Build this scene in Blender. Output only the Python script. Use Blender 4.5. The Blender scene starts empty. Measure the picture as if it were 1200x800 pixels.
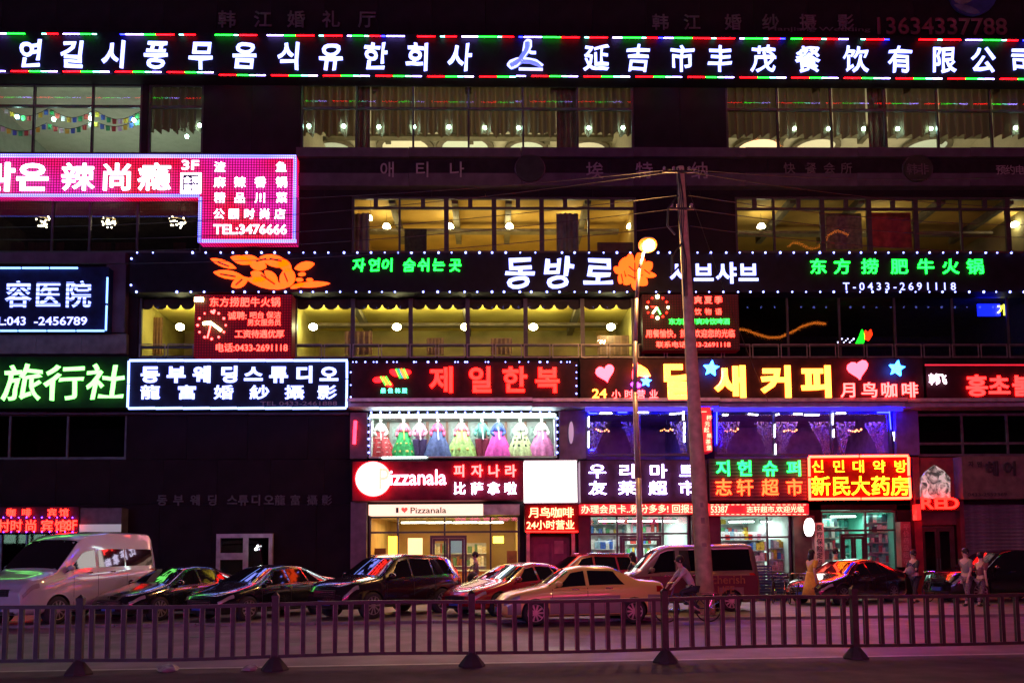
import bpy, bmesh, math, random
from mathutils import Vector, Matrix, Quaternion
random.seed(7)
R = math.radians
scn = bpy.context.scene
COL = scn.collection

# ------------------------------------------------------------------ camera, world, exposure
F = 1000.0
PITCH, YAW, ROLL = R(4.5), 1.4 / 57.2958, -0.008
SHIFT = (249 - F * math.tan(PITCH)) / 1200.0
EYE = 1.75
cd = bpy.data.cameras.new('street_camera')
cam = bpy.data.objects.new('street_camera', cd); COL.objects.link(cam)
cd.sensor_width = 36; cd.lens = 36 * F / 1200; cd.shift_y = SHIFT; cd.clip_end = 500; cd.clip_start = 0.1
CM = Matrix.Rotation(-YAW, 3, 'Z') @ Matrix.Rotation(R(90) + PITCH, 3, 'X') @ Matrix.Rotation(ROLL, 3, 'Z')
cam.matrix_world = Matrix.Translation((0, 0, EYE)) @ CM.to_4x4()
scn.camera = cam
w = bpy.data.worlds.new('World'); scn.world = w; w.use_nodes = True
nt = w.node_tree; bg = nt.nodes['Background']
sky = nt.nodes.new('ShaderNodeTexSky'); sky.sky_type = 'NISHITA'; sky.sun_disc = False
sky.sun_elevation = R(-4); sky.sun_rotation = R(200); sky.air_density = 1.5
mixn = nt.nodes.new('ShaderNodeMixRGB'); mixn.blend_type = 'ADD'; mixn.inputs[0].default_value = 1
mixn.inputs[2].default_value = (.11, .03, .085, 1)          # city glow on the night sky
nt.links.new(sky.outputs[0], mixn.inputs[1]); nt.links.new(mixn.outputs[0], bg.inputs[0])
bg.inputs[1].default_value = 0.12
scn.view_settings.view_transform = 'Standard'; scn.view_settings.look = 'None'
scn.view_settings.exposure = 0; scn.view_settings.gamma = 1
cy = scn.cycles
cy.use_denoising = True; cy.max_bounces = 6; cy.diffuse_bounces = 3; cy.glossy_bounces = 3; cy.transparent_max_bounces = 16
cy.caustics_reflective = False; cy.caustics_refractive = False; cy.sample_clamp_indirect = 3; cy.use_light_tree = True

def U(px, py, Y=None, Z=None):
    """world point seen at photo pixel (1200x800) on the plane y=Y or z=Z"""
    d = CM @ Vector(((px - 600) / F, -(py - 400) / F + SHIFT * 1200 / F, -1))
    t = Y / d.y if Y is not None else (Z - EYE) / d.z
    return Vector((d.x * t, d.y * t, EYE + d.z * t))
def rect(x0, y0, x1, y1, Y):
    xm, ym = (x0 + x1) / 2, (y0 + y1) / 2
    return U(x0, ym, Y).x, U(x1, ym, Y).x, U(xm, y1, Y).z, U(xm, y0, Y).z

# ------------------------------------------------------------------ materials
MATS = {}
def lin(c):
    return tuple((v / 255 / 12.92 if v / 255 <= .04045 else ((v / 255 + .055) / 1.055) ** 2.4) for v in c)
def mat(name, col, rough=.6, metal=0, spec=.5, var=.35, scale=3, bump=.0, bscale=40, coat=0):
    if name in MATS: return MATS[name]
    m = bpy.data.materials.new(name); m.use_nodes = True; n = m.node_tree.nodes; l = m.node_tree.links
    b = n['Principled BSDF']; b.inputs['Roughness'].default_value = rough; b.inputs['Metallic'].default_value = metal
    b.inputs['Specular IOR Level'].default_value = spec; b.inputs['Coat Weight'].default_value = coat
    b.inputs['Coat Roughness'].default_value = .04
    tc = n.new('ShaderNodeTexCoord')
    nz = n.new('ShaderNodeTexNoise'); nz.inputs['Scale'].default_value = scale; nz.inputs['Detail'].default_value = 5
    l.new(tc.outputs['Object'], nz.inputs['Vector'])
    r = n.new('ShaderNodeValToRGB'); r.color_ramp.elements[0].position = .3; r.color_ramp.elements[1].position = .7
    r.color_ramp.elements[0].color = (*[c * (1 - var) for c in col], 1); r.color_ramp.elements[1].color = (*[min(1, c * (1 + var)) for c in col], 1)
    l.new(nz.outputs['Fac'], r.inputs[0]); l.new(r.outputs[0], b.inputs['Base Color'])
    if bump:
        n2 = n.new('ShaderNodeTexNoise'); n2.inputs['Scale'].default_value = bscale; n2.inputs['Detail'].default_value = 4
        l.new(tc.outputs['Object'], n2.inputs['Vector'])
        bp = n.new('ShaderNodeBump'); bp.inputs['Strength'].default_value = bump; bp.inputs['Distance'].default_value = .02
        l.new(n2.outputs['Fac'], bp.inputs['Height']); l.new(bp.outputs[0], b.inputs['Normal'])
    MATS[name] = m; return m
def burn(col, s):
    """lamps the photo overexposes are really brighter than white: boost only the clipped channels"""
    rad = []; KE = 1.0 + 8.5 * (max(col) - min(col)) / max(col)
    for c in col:
        r = c * s; t = min(1, max(0, (r - .75) / .6)); rad.append(r * (1 + (KE - 1) * t))
    m = max(rad); return [r / m for r in rad], m
def emit(name, col, s):
    if name in MATS: return MATS[name]
    col, s = burn(col, s)
    m = bpy.data.materials.new(name); m.use_nodes = True; n = m.node_tree.nodes; l = m.node_tree.links
    b = n['Principled BSDF']; b.inputs['Base Color'].default_value = (*[min(.8, c * .6 + .1) for c in col], 1)
    b.inputs['Emission Color'].default_value = (*col, 1); b.inputs['Emission Strength'].default_value = s
    b.inputs['Roughness'].default_value = .4
    MATS[name] = m; return m
def burnt(name, col, s):
    """a lamp whose real colour is given directly, however far past white it is exposed"""
    m = emit(name, col, .5); b = m.node_tree.nodes['Principled BSDF']
    b.inputs['Emission Color'].default_value = (*col, 1); b.inputs['Emission Strength'].default_value = s; return m
def glass(name, tint=(.9, .9, .9), rough=.02, refl=1.0):
    """thin pane: see-through, with a mirror reflection that grows at grazing angles"""
    if name in MATS: return MATS[name]
    m = bpy.data.materials.new(name); m.use_nodes = True; n = m.node_tree.nodes; l = m.node_tree.links
    n.remove(n['Principled BSDF']); out = n['Material Output']
    t = n.new('ShaderNodeBsdfTransparent'); t.inputs[0].default_value = (*tint, 1)
    g = n.new('ShaderNodeBsdfGlossy'); g.inputs['Roughness'].default_value = rough
    f = n.new('ShaderNodeFresnel'); f.inputs[0].default_value = 1.5
    mu = n.new('ShaderNodeMath'); mu.operation = 'MULTIPLY'; mu.inputs[1].default_value = 1.8 * refl; mu.use_clamp = True
    mx = n.new('ShaderNodeMixShader')
    l.new(f.outputs[0], mu.inputs[0]); l.new(mu.outputs[0], mx.inputs[0]); l.new(t.outputs[0], mx.inputs[1]); l.new(g.outputs[0], mx.inputs[2])
    l.new(mx.outputs[0], out.inputs[0]); MATS[name] = m; return m
def led(name, c1, c2, s, pitch=.075, sc=.35, flat=.5):
    """LED matrix: rows of dots that shift between two colours"""
    if name in MATS: return MATS[name]
    m = bpy.data.materials.new(name); m.use_nodes = True; n = m.node_tree.nodes; l = m.node_tree.links
    b = n['Principled BSDF']; b.inputs['Base Color'].default_value = (.01, .01, .01, 1); b.inputs['Specular IOR Level'].default_value = .1
    tc = n.new('ShaderNodeTexCoord'); sp = n.new('ShaderNodeSeparateXYZ'); l.new(tc.outputs['Object'], sp.inputs[0])
    def wave(o):
        a = n.new('ShaderNodeMath'); a.operation = 'MULTIPLY'; a.inputs[1].default_value = 2 * math.pi / pitch; l.new(o, a.inputs[0])
        s_ = n.new('ShaderNodeMath'); s_.operation = 'SINE'; l.new(a.outputs[0], s_.inputs[0])
        q = n.new('ShaderNodeMath'); q.operation = 'MULTIPLY_ADD'; q.inputs[1].default_value = .5; q.inputs[2].default_value = .5; l.new(s_.outputs[0], q.inputs[0]); return q
    p = n.new('ShaderNodeMath'); p.operation = 'MULTIPLY'; l.new(wave(sp.outputs['X']).outputs[0], p.inputs[0]); l.new(wave(sp.outputs['Z']).outputs[0], p.inputs[1])
    st = n.new('ShaderNodeMath'); st.operation = 'MULTIPLY_ADD'; st.inputs[1].default_value = s * 2.2; st.inputs[2].default_value = s * flat; l.new(p.outputs[0], st.inputs[0])
    nz = n.new('ShaderNodeTexNoise'); nz.inputs['Scale'].default_value = sc; nz.inputs['Detail'].default_value = 1; l.new(tc.outputs['Object'], nz.inputs['Vector'])
    r = n.new('ShaderNodeValToRGB'); r.color_ramp.elements[0].position = .4; r.color_ramp.elements[1].position = .6
    r.color_ramp.elements[0].color = (*c1, 1); r.color_ramp.elements[1].color = (*c2, 1)
    l.new(nz.outputs['Fac'], r.inputs[0]); l.new(r.outputs[0], b.inputs['Emission Color']); l.new(st.outputs[0], b.inputs['Emission Strength'])
    MATS[name] = m; return m

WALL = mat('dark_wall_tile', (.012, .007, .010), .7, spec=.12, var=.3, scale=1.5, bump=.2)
WALL2 = mat('grey_ledge_panel', (.06, .045, .06), .6, spec=.2, var=.25, scale=2)
BAND = mat('dark_band', (.012, .008, .011), .6, spec=.15)
FRAME = mat('window_frame_dark', (.03, .026, .028), .45)
ALU = mat('aluminium', (.14, .14, .15), .4, .6)
BOARD = mat('sign_board_black', (.006, .005, .01), .6, spec=.15)
GLASS = glass('window_glass', (.93, .94, .92), refl=.14)
DGLASS = glass('dark_window_glass', (.5, .5, .52), refl=.45)
CREAM = mat('cream_plaster', (.62, .56, .42), .8, var=.08)

# ------------------------------------------------------------------ object helpers
def tag(o, label=None, cat=None, group=None, kind=None):
    if label: o['label'] = label
    if cat: o['category'] = cat
    if group: o['group'] = group
    if kind: o['kind'] = kind
    return o
def thing(name, label, cat, loc=(0, 0, 0), rz=0, group=None):
    o = bpy.data.objects.new(name, None); COL.objects.link(o); o.location = loc; o.rotation_euler = (0, 0, rz)
    o.empty_display_size = .2
    return tag(o, label, cat, group)
class MB:
    def __init__(s): s.v = []; s.f = []; s.m = []; s.mi = 0
    def add(s, vs, fs):
        k = len(s.v); s.v += [tuple(v) for v in vs]
        for f in fs: s.f.append(tuple(k + i for i in f)); s.m.append(s.mi)
        return s
    def box(s, x0, x1, y0, y1, z0, z1):
        return s.add([(x0, y0, z0), (x1, y0, z0), (x1, y1, z0), (x0, y1, z0), (x0, y0, z1), (x1, y0, z1), (x1, y1, z1), (x0, y1, z1)],
                     [(0, 3, 2, 1), (4, 5, 6, 7), (0, 1, 5, 4), (1, 2, 6, 5), (2, 3, 7, 6), (3, 0, 4, 7)])
    def tube(s, p0, p1, r0, r1=None, n=8, cap=True):
        p0, p1 = Vector(p0), Vector(p1); r1 = r0 if r1 is None else r1
        d = (p1 - p0).normalized(); a = d.orthogonal().normalized(); b = d.cross(a)
        vs = []
        for p, r in ((p0, r0), (p1, r1)):
            for i in range(n):
                t = 2 * math.pi * i / n; vs.append(p + (a * math.cos(t) + b * math.sin(t)) * r)
        fs = [(i, (i + 1) % n, n + (i + 1) % n, n + i) for i in range(n)]
        if cap: fs += [tuple(range(n - 1, -1, -1)), tuple(range(n, 2 * n))]
        return s.add(vs, fs)
    def path(s, pts, r, n=6):
        for a, b in zip(pts, pts[1:]): s.tube(a, b, r, r, n)
        return s
    def ball(s, c, r, n=6, m=4, sz=1):
        vs = [(c[0], c[1], c[2] + r * sz)]
        for j in range(1, m):
            t = math.pi * j / m
            for i in range(n):
                a = 2 * math.pi * i / n; vs.append((c[0] + r * math.sin(t) * math.cos(a), c[1] + r * math.sin(t) * math.sin(a), c[2] + r * sz * math.cos(t)))
        vs.append((c[0], c[1], c[2] - r * sz)); fs = []
        for i in range(n): fs.append((0, 1 + i, 1 + (i + 1) % n))
        for j in range(m - 2):
            for i in range(n): fs.append((1 + j * n + i, 1 + (j + 1) * n + i, 1 + (j + 1) * n + (i + 1) % n, 1 + j * n + (i + 1) % n))
        e = len(vs) - 1
        for i in range(n): fs.append((e, 1 + (m - 2) * n + (i + 1) % n, 1 + (m - 2) * n + i))
        return s.add(vs, fs)
    def lathe(s, prof, c=(0, 0), n=16):
        """prof: list of (r, z)"""
        vs = [(c[0] + r * math.cos(2 * math.pi * i / n), c[1] + r * math.sin(2 * math.pi * i / n), z) for r, z in prof for i in range(n)]
        fs = [(j * n + i, j * n + (i + 1) % n, (j + 1) * n + (i + 1) % n, (j + 1) * n + i) for j in range(len(prof) - 1) for i in range(n)]
        fs += [tuple(range(n - 1, -1, -1)), tuple((len(prof) - 1) * n + i for i in range(n))]
        return s.add(vs, fs)
    def prism(s, pts, y0, y1):
        """pts: (x, z) outline, extruded from y0 (front) to y1"""
        n = len(pts); vs = [(x, y0, z) for x, z in pts] + [(x, y1, z) for x, z in pts]
        return s.add(vs, [tuple(range(n)), tuple(range(2 * n - 1, n - 1, -1))] + [(i, n + i, n + (i + 1) % n, (i + 1) % n) for i in range(n)])
    def mesh(s, name, mats, smooth=False):
        me = bpy.data.meshes.new(name); me.from_pydata(s.v, [], s.f)
        for m in (mats if isinstance(mats, (list, tuple)) else [mats]): me.materials.append(m)
        if isinstance(mats, (list, tuple)) and len(mats) > 1:
            me.polygons.foreach_set('material_index', s.m)
        if smooth: me.polygons.foreach_set('use_smooth', [True] * len(me.polygons))
        me.update(); return me
    def build(s, name, mats, parent=None, smooth=False, world=True, loc=None):
        return link(name, s.mesh(name, mats, smooth), parent, world, loc)
def link(name, me, parent=None, world=False, loc=None):
    o = bpy.data.objects.new(name, me); COL.objects.link(o)
    if loc is not None: o.location = loc
    if parent is not None:
        o.parent = parent
        if world:
            p = parent; off = Vector(o.location)
            while p is not None: off -= Vector(p.location); p = p.parent
            o.location = off
    return o
def copy_tree(o, parent=None):
    c = o.copy(); COL.objects.link(c)
    if parent is not None: c.parent = parent
    for ch in o.children: copy_tree(ch, c)
    return c
def boxobj(name, x0, x1, y0, y1, z0, z1, m, parent=None, bevel=0):
    """a box mesh with its own origin at its centre"""
    cx, cyy, cz = (x0 + x1) / 2, (y0 + y1) / 2, (z0 + z1) / 2
    mb = MB().box(x0 - cx, x1 - cx, y0 - cyy, y1 - cyy, z0 - cz, z1 - cz)
    return link(name, mb.mesh(name, m), parent, True, (cx, cyy, cz))

# ------------------------------------------------------------------ glyphs
GL = {}
def glyph(ch, style, m):
    k = (ch, style, m.name)
    if k in GL: return GL[k]
    lat = all(ord(q) < 128 for q in ch); han = any('\u4e00' <= q <= '\u9fff' for q in ch)
    c = bpy.data.curves.new('lettering', 'FONT'); c.body = ch; c.size = 1; c.resolution_u = 3
    if style == 'tube': c.fill_mode = 'NONE'; c.bevel_depth = .02; c.bevel_resolution = 0
    elif style == 'thin': c.offset = .008; c.extrude = .02
    elif style == 'bold': c.extrude = .03; c.bevel_depth = .013 if han else (.012 if lat else .028); c.bevel_resolution = 0
    elif style == 'fat': c.extrude = .03; c.bevel_depth = .022 if han else (.026 if lat else .042); c.bevel_resolution = 0
    elif style == 'brush': c.extrude = .03; c.bevel_depth = .013 if han else .02; c.bevel_resolution = 1
    elif style == 'hair': c.fill_mode = 'NONE'; c.bevel_depth = .011; c.bevel_resolution = 0
    o = bpy.data.objects.new('lettering', c); me = bpy.data.meshes.new_from_object(o)
    bpy.data.objects.remove(o); bpy.data.curves.remove(c)
    if style == 'brush':
        for v in me.vertices:
            x, y = v.co.x, v.co.y
            v.co.x += .020 * math.sin(y * 9 + ord(ch)) + .07 * (y - .4); v.co.y += .022 * math.sin(x * 8 + ord(ch) * .7)
    me.materials.clear(); me.materials.append(m); GL[k] = me; return me
def is_wide(ch): return ord(ch) > 0x1100
def chars(root, text, xs, y0, y1, m, Y, style='bold', name='letter', wx=1.0, lean=0):
    """one mesh per character; xs: centre pixel of each; y0..y1: pixel rows of the line"""
    for ch, x in zip(text, xs):
        if ch == ' ': continue
        me = glyph(ch, style, m)
        zt, zb = U(x, y0, Y).z, U(x, y1, Y).z; s = (zt - zb) / (1.02 if '\u4e00' <= ch <= '\u9fff' else .97)
        p = U(x, (y0 + y1) / 2, Y)
        if is_wide(ch): cx, cz = .46 if ch >= '가' else .5, .385
        else:
            vx = [v.co.x for v in me.vertices]; cx, cz, s = (min(vx) + max(vx)) / 2, .36, (zt - zb) / .76
        o = bpy.data.objects.new(name, me); COL.objects.link(o); o.parent = root
        o.rotation_euler = (R(90), lean, 0); o.scale = (s * wx, s, s * .5)
        o.location = Vector((p.x - cx * s * wx, Y, p.z - cz * s)) - Vector(root.location)
def ev(x0, x1, n):
    """n centres evenly filling x0..x1"""
    return [x0 + (x1 - x0) * (i + .5) / n for i in range(n)]
def line(root, text, x0, x1, y0, y1, m, Y, style='bold', name='lettering'):
    """a whole small line as one mesh, fitted to the pixel box"""
    me = glyph(text, style, m)
    vx = [v.co.x for v in me.vertices]; vy = [v.co.y for v in me.vertices]
    a, b, c, d = rect(x0, y0, x1, y1, Y)
    sx, sy = (b - a) / (max(vx) - min(vx)), (d - c) / (max(vy) - min(vy))
    o = bpy.data.objects.new(name, me); COL.objects.link(o); o.parent = root
    o.rotation_euler = (R(90), 0, 0); o.scale = (sx, sy, sy * .5)
    o.location = Vector((a - min(vx) * sx, Y, c - min(vy) * sy)) - Vector(root.location)
    return o

def sign(name, label, r, Y=31.5, depth=.28, m=BOARD, cat='sign', group=None, board='board'):
    a, b, c, d = rect(*r, Y)
    t = thing(name, label, cat, ((a + b) / 2, Y + depth, c), group=group)
    boxobj(board, a, b, Y, Y + depth, c, d, m, t)
    return t
def bulbs(root, pts, Y, m, r=.05, name='bulb_string'):
    mb = MB()
    for x, y in pts:
        rr = r * random.uniform(.75, 1.3); mb.ball(U(x, y, Y), rr, 6, 4)
    o = mb.build(name, m, root); o['kind'] = 'stuff'; return o
def tubeseg(root, x0, y0, x1, y1, Y, m, r=.03, name='light_tube'):
    a, b = U(x0, y0, Y), U(x1, y1, Y); c = (a + b) / 2
    return link(name, MB().tube(a - c, b - c, r, r, 6).mesh(name, m), root, True, c)
def shape(root, pts, Y, m, dep=.05, name='emblem'):
    ps = [U(x, y, Y) for x, y in pts]
    return MB().prism([(p.x, p.z) for p in ps], Y - dep, Y).build(name, m, root)
def blob(cx, cy_, rx, ry, ang=0, n=14, pinch=0):
    out = []
    for i in range(n):
        t = 2 * math.pi * i / n; x = rx * math.cos(t); y = ry * math.sin(t) * (1 - pinch * abs(math.cos(t)) ** 3)
        out.append((cx + x * math.cos(ang) - y * math.sin(ang), cy_ + x * math.sin(ang) + y * math.cos(ang)))
    return out
def heart(cx, cy_, s, rot=0):
    out = []
    for i in range(20):
        t = 2 * math.pi * i / 20; x = 16 * math.sin(t) ** 3; y = -(13 * math.cos(t) - 5 * math.cos(2 * t) - 2 * math.cos(3 * t) - math.cos(4 * t))
        x, y = x * s / 16, y * s / 16; out.append((cx + x * math.cos(rot) - y * math.sin(rot), cy_ + x * math.sin(rot) + y * math.cos(rot)))
    return out
def star(cx, cy_, s, rot=0):
    return [(cx + (s if i % 2 == 0 else s * .48) * math.sin(math.pi * i / 5 + rot), cy_ - (s if i % 2 == 0 else s * .48) * math.cos(math.pi * i / 5 + rot)) for i in range(10)]
# ================================================================== ground
ROAD = mat('tinted_asphalt', (.13, .07, .12), .55, spec=.25, var=.5, scale=.9, bump=.45, bscale=55)  # grey road; magenta of the sign light is put into the base colour
PAVE = mat('pavement_stone', (.16, .145, .12), .6, var=.3, scale=1.5, bump=.3, bscale=25)
KERB = mat('kerb_stone', (.17, .16, .15), .7, var=.3, scale=4, bump=.3)
PAINT = mat('road_paint', (.28, .25, .25), .6, var=.3, scale=6)
kL, kR = U(0, 736, Z=0), U(1200, 722, Z=0)          # kerb line at the far side of the road
def kerb_y(x): return kL.y + (kR.y - kL.y) * (x - kL.x) / (kR.x - kL.x)
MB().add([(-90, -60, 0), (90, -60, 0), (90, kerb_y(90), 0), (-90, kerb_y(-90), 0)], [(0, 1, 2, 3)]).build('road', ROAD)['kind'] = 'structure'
PH = .06
MB().add([(-90, kerb_y(-90) + .15, PH), (90, kerb_y(90) + .15, PH), (90, 60, PH), (-90, 60, PH)], [(0, 1, 2, 3)]).build('pavement', PAVE)['kind'] = 'structure'
# near pavement where the photographer stands
MB().add([(-90, -30, .012), (90, -30, .012), (90, -2, .012), (-90, -2, .012)], [(0, 1, 2, 3)]).build('near_pavement', PAVE)['kind'] = 'structure'
kb = thing('kerb', 'pale stone kerb edging the wide pavement across the road', 'kerb', (0, kerb_y(0), 0)); kb['kind'] = 'structure'
ang = math.atan2(kR.y - kL.y, kR.x - kL.x)
km = MB().box(-.49, .49, 0, .16, 0, PH + .012).mesh('kerb_stone', KERB)
for i in range(-30, 31):
    o = link('kerb_stone', km, kb); o.location = (i, i * math.tan(ang), 0); o.rotation_euler = (0, 0, ang)
# paint line on the road just past the railing
pm = MB()
for i in range(0, 60):
    a = U(-300 + i * 30, 787 - (i * 30 - 300) * .0175, Z=.008); b = U(-300 + i * 30 + 30, 787 - (i * 30 - 270) * .0175, Z=.008)
    pm.add([a, b, b + Vector((0, .14, 0)), a + Vector((0, .14, 0))], [(0, 1, 2, 3)])
ea, eb = U(-2500, 787 + 2500 * .0175, Z=.004), U(3700, 787 - 3700 * .0175, Z=.004)
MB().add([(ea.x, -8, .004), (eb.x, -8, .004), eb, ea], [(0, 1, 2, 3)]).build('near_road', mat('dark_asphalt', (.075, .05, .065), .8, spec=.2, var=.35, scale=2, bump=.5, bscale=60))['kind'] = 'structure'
lm = MB()
for i in range(0, 44):
    a = U(-60 + i * 30, 744.5 - i * 30 * .012, Z=.004); b = U(-60 + i * 30 + 30, 744.5 - (i * 30 + 30) * .012, Z=.004)
    lm.add([a, b, b + Vector((0, .11, 0)), a + Vector((0, .11, 0))], [(0, 1, 2, 3)])
lm.build('lane_line', mat('worn_paint', (.22, .17, .19), .6, var=.5, scale=9))['kind'] = 'structure'
TAR = mat('tar_patch', (.05, .035, .045), .5, var=.3)
for i, (px0, y0, px1, y1) in enumerate(((330, 752, 372, 756), (520, 738, 660, 739), (640, 757, 690, 762), (905, 736, 1000, 737), (1040, 748, 1090, 752), (60, 756, 110, 760))):
    a, b = U(px0, y1, Z=.004), U(px1, y0, Z=.004); n = 9; vs = []
    for k in range(n + 1): x = a.x + (b.x - a.x) * k / n; vs += [(x, a.y + random.uniform(-.06, .06), .004), (x, b.y + random.uniform(-.06, .06), .004)]
    MB().add(vs, [(2 * k, 2 * k + 2, 2 * k + 3, 2 * k + 1) for k in range(n)]).build('tar_patch', TAR)['kind'] = 'structure'
pm.build('edge_line', PAINT)['kind'] = 'structure'

# ================================================================== the commercial building
FY = 32.0
B = thing('commercial_building', 'dark multi storey commercial block covered with glowing shop signs', 'building', (0, FY, 0))
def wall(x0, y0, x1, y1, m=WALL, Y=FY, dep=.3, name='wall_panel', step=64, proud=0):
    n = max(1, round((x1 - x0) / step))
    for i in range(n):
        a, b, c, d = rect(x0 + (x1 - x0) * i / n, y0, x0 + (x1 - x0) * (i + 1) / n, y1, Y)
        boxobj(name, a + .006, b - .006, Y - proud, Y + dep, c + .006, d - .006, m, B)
def room(x0, y0, x1, y1, dep, mw, mc=None, floor_drop=1.0, lift=.15):
    a, b, c, d = rect(x0, y0, x1, y1, FY); c -= floor_drop; d += lift; y0_, y1_ = FY + .31, FY + dep
    mb = MB(); v = [(a, y0_, c), (b, y0_, c), (b, y1_, c), (a, y1_, c), (a, y0_, d), (b, y0_, d), (b, y1_, d), (a, y1_, d)]
    mb.add(v, [(0, 1, 2, 3)]); mb.add(v, [(3, 2, 6, 7), (0, 3, 7, 4), (1, 5, 6, 2)]); mb.mi = 1; mb.add(v, [(4, 7, 6, 5)])
    mb.build('room', [mw, mc or mw], B)
    return a, b, c, d
def window(x0, y0, x1, y1, mull=(), trans=(), g=GLASS, f=FRAME, fw=.09, thick=()):
    a, b, c, d = rect(x0, y0, x1, y1, FY); Y0 = FY + .06
    mb = MB().box(a, b, Y0, Y0 + .12, c, c + fw).box(a, b, Y0, Y0 + .12, d - fw, d).box(a, a + fw, Y0, Y0 + .12, c + fw, d - fw).box(b - fw, b, Y0, Y0 + .12, c + fw, d - fw)
    o = mb.build('window', f, B)
    xs = [x0] + list(mull) + [x1]; zs = [y0] + list(trans) + [y1]
    ym = (y0 + y1) / 2
    for m_ in mull:
        x = U(m_, ym, FY).x; h = fw * (1.0 if m_ in thick else .42)
        boxobj('mullion', x - h, x + h, Y0 + .003, Y0 + .117, c + fw, d - fw, f, o)
    for t_ in trans:
        z = U((x0 + x1) / 2, t_, FY).z
        boxobj('transom', a + fw, b - fw, Y0 + .008, Y0 + .112, z - fw * .5, z + fw * .5, f, o)
    for i in range(len(xs) - 1):
        for j in range(len(zs) - 1):
            p = rect(xs[i], zs[j], xs[i + 1], zs[j + 1], FY)
            boxobj('pane', max(p[0], a + fw * .5), min(p[1], b - fw * .5), Y0 + .055, Y0 + .06, max(p[2], c + fw * .4), min(p[3], d - fw * .4), g, o)
    return o
def openings(y0, y1, ops, x0=-60, x1=1260, m=WALL):
    """wall panels between window openings (all given in photo pixels)"""
    cur = x0
    for a, b in sorted(ops):
        if a > cur: wall(cur, y0, a, y1, m)
        cur = b
    if cur < x1: wall(cur, y0, x1, y1, m)
# rows of the facade: top to ground
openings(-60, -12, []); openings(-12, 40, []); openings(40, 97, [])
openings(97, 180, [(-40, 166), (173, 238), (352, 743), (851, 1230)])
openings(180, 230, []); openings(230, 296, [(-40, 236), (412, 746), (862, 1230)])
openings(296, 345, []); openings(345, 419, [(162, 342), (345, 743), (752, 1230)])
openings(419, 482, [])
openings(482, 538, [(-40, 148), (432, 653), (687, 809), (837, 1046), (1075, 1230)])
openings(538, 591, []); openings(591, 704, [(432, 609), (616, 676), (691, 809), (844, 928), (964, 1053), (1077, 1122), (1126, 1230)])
# ledges that run along between the storeys
wall(350, 179, 1260, 190, WALL2, step=130, proud=.45, name='ledge')
wall(350, 208, 1260, 223, WALL2, step=130, proud=.40, name='ledge')
wall(350, 190.5, 1260, 207.5, BAND, step=200, proud=.30, name='band')
wall(-60, 299, 151, 312, WALL2, step=100, proud=.30, name='ledge')
wall(128, 312.5, 151, 392, WALL2, step=100, proud=.3, name='pillar')
wall(-60, 392.5, 151, 416, mat('dull_green_wall', (.10, .11, .09), .7), step=60, proud=.2, name='ledge')
wall(410, 472, 1260, 476, mat('canopy_rail', (.45, .4, .42), .35, .4), step=220, proud=1.1, name='canopy_rail')
wall(410, 476.5, 1260, 481, mat('canopy_soffit', (.3, .28, .3), .5), step=220, proud=.9, name='canopy')
wall(-60, 484, 410, 487, WALL2, step=120, proud=.25, name='ledge')
# roof and sides so that the block is solid from aside
a, b, c, d = rect(-60, -60, 1260, 704, FY)
MB().box(a, b, FY + 9, FY + 9.3, 0, d).box(a - .3, a, FY, FY + 9.3, 0, d).box(b, b + .3, FY, FY + 9.3, 0, d).box(a, b, FY, FY + 9.3, d, d + .3).build('shell', WALL, B)

WARMW = mat('room_wall_warm', (.55, .48, .28), .8, var=.1); WARMC = mat('room_ceiling_warm', (.6, .55, .35), .8, var=.1)
GREYW = mat('room_wall_green', (.42, .45, .36), .8, var=.1)
DARKW = mat('room_wall_dark', (.10, .085, .08), .7, var=.3)
def area(x, y, z, sx, sy, col, e, name='room_light', rx=0):
    l = bpy.data.lights.new(name, 'AREA'); l.shape = 'RECTANGLE'; l.size = sx; l.size_y = sy; l.energy = e; l.color = col
    o = bpy.data.objects.new(name, l); COL.objects.link(o); o.location = (x, y, z); o.rotation_euler = (rx, 0, 0); return o
# ---- top storey
T1 = [38, 107]
window(-40, 97, 166, 180, T1, [123]); window(173, 97, 238, 180, [], [124])
T2 = [417, 484, 549, 613, 677]
window(352, 97, 743, 180, T2, [126]); T3 = [912, 975, 1038, 1100, 1163]
window(851, 97, 1230, 180, T3, [128])
rA = room(-40, 97, 240, 180, 8, GREYW, CREAM); rB = room(350, 97, 745, 180, 8, CREAM, CREAM); rC = room(848, 97, 1230, 180, 8, CREAM, CREAM)
for r_, e, c_ in ((rA, 75, (.75, 1, .85)), (rB, 260, (1, .9, .55)), (rC, 190, (1, .92, .6))):
    area((r_[0] + r_[1]) / 2, FY + 4, r_[2] + 1.0, (r_[1] - r_[0]) * .8, 3, c_, e, rx=math.pi)
CURT = bpy.data.materials.new('curtain_cloth'); CURT.use_nodes = True
_n = CURT.node_tree.nodes; _l = CURT.node_tree.links; _b = _n['Principled BSDF']; _b.inputs['Base Color'].default_value = (.2, .15, .1, 1); _b.inputs['Roughness'].default_value = .9
_t = _n.new('ShaderNodeBsdfTranslucent'); _t.inputs[0].default_value = (.2, .155, .1, 1); _x = _n.new('ShaderNodeMixShader'); _x.inputs[0].default_value = .55
_l.new(_b.outputs[0], _x.inputs[1]); _l.new(_t.outputs[0], _x.inputs[2]); _l.new(_x.outputs[0], _n['Material Output'].inputs[0])
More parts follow.
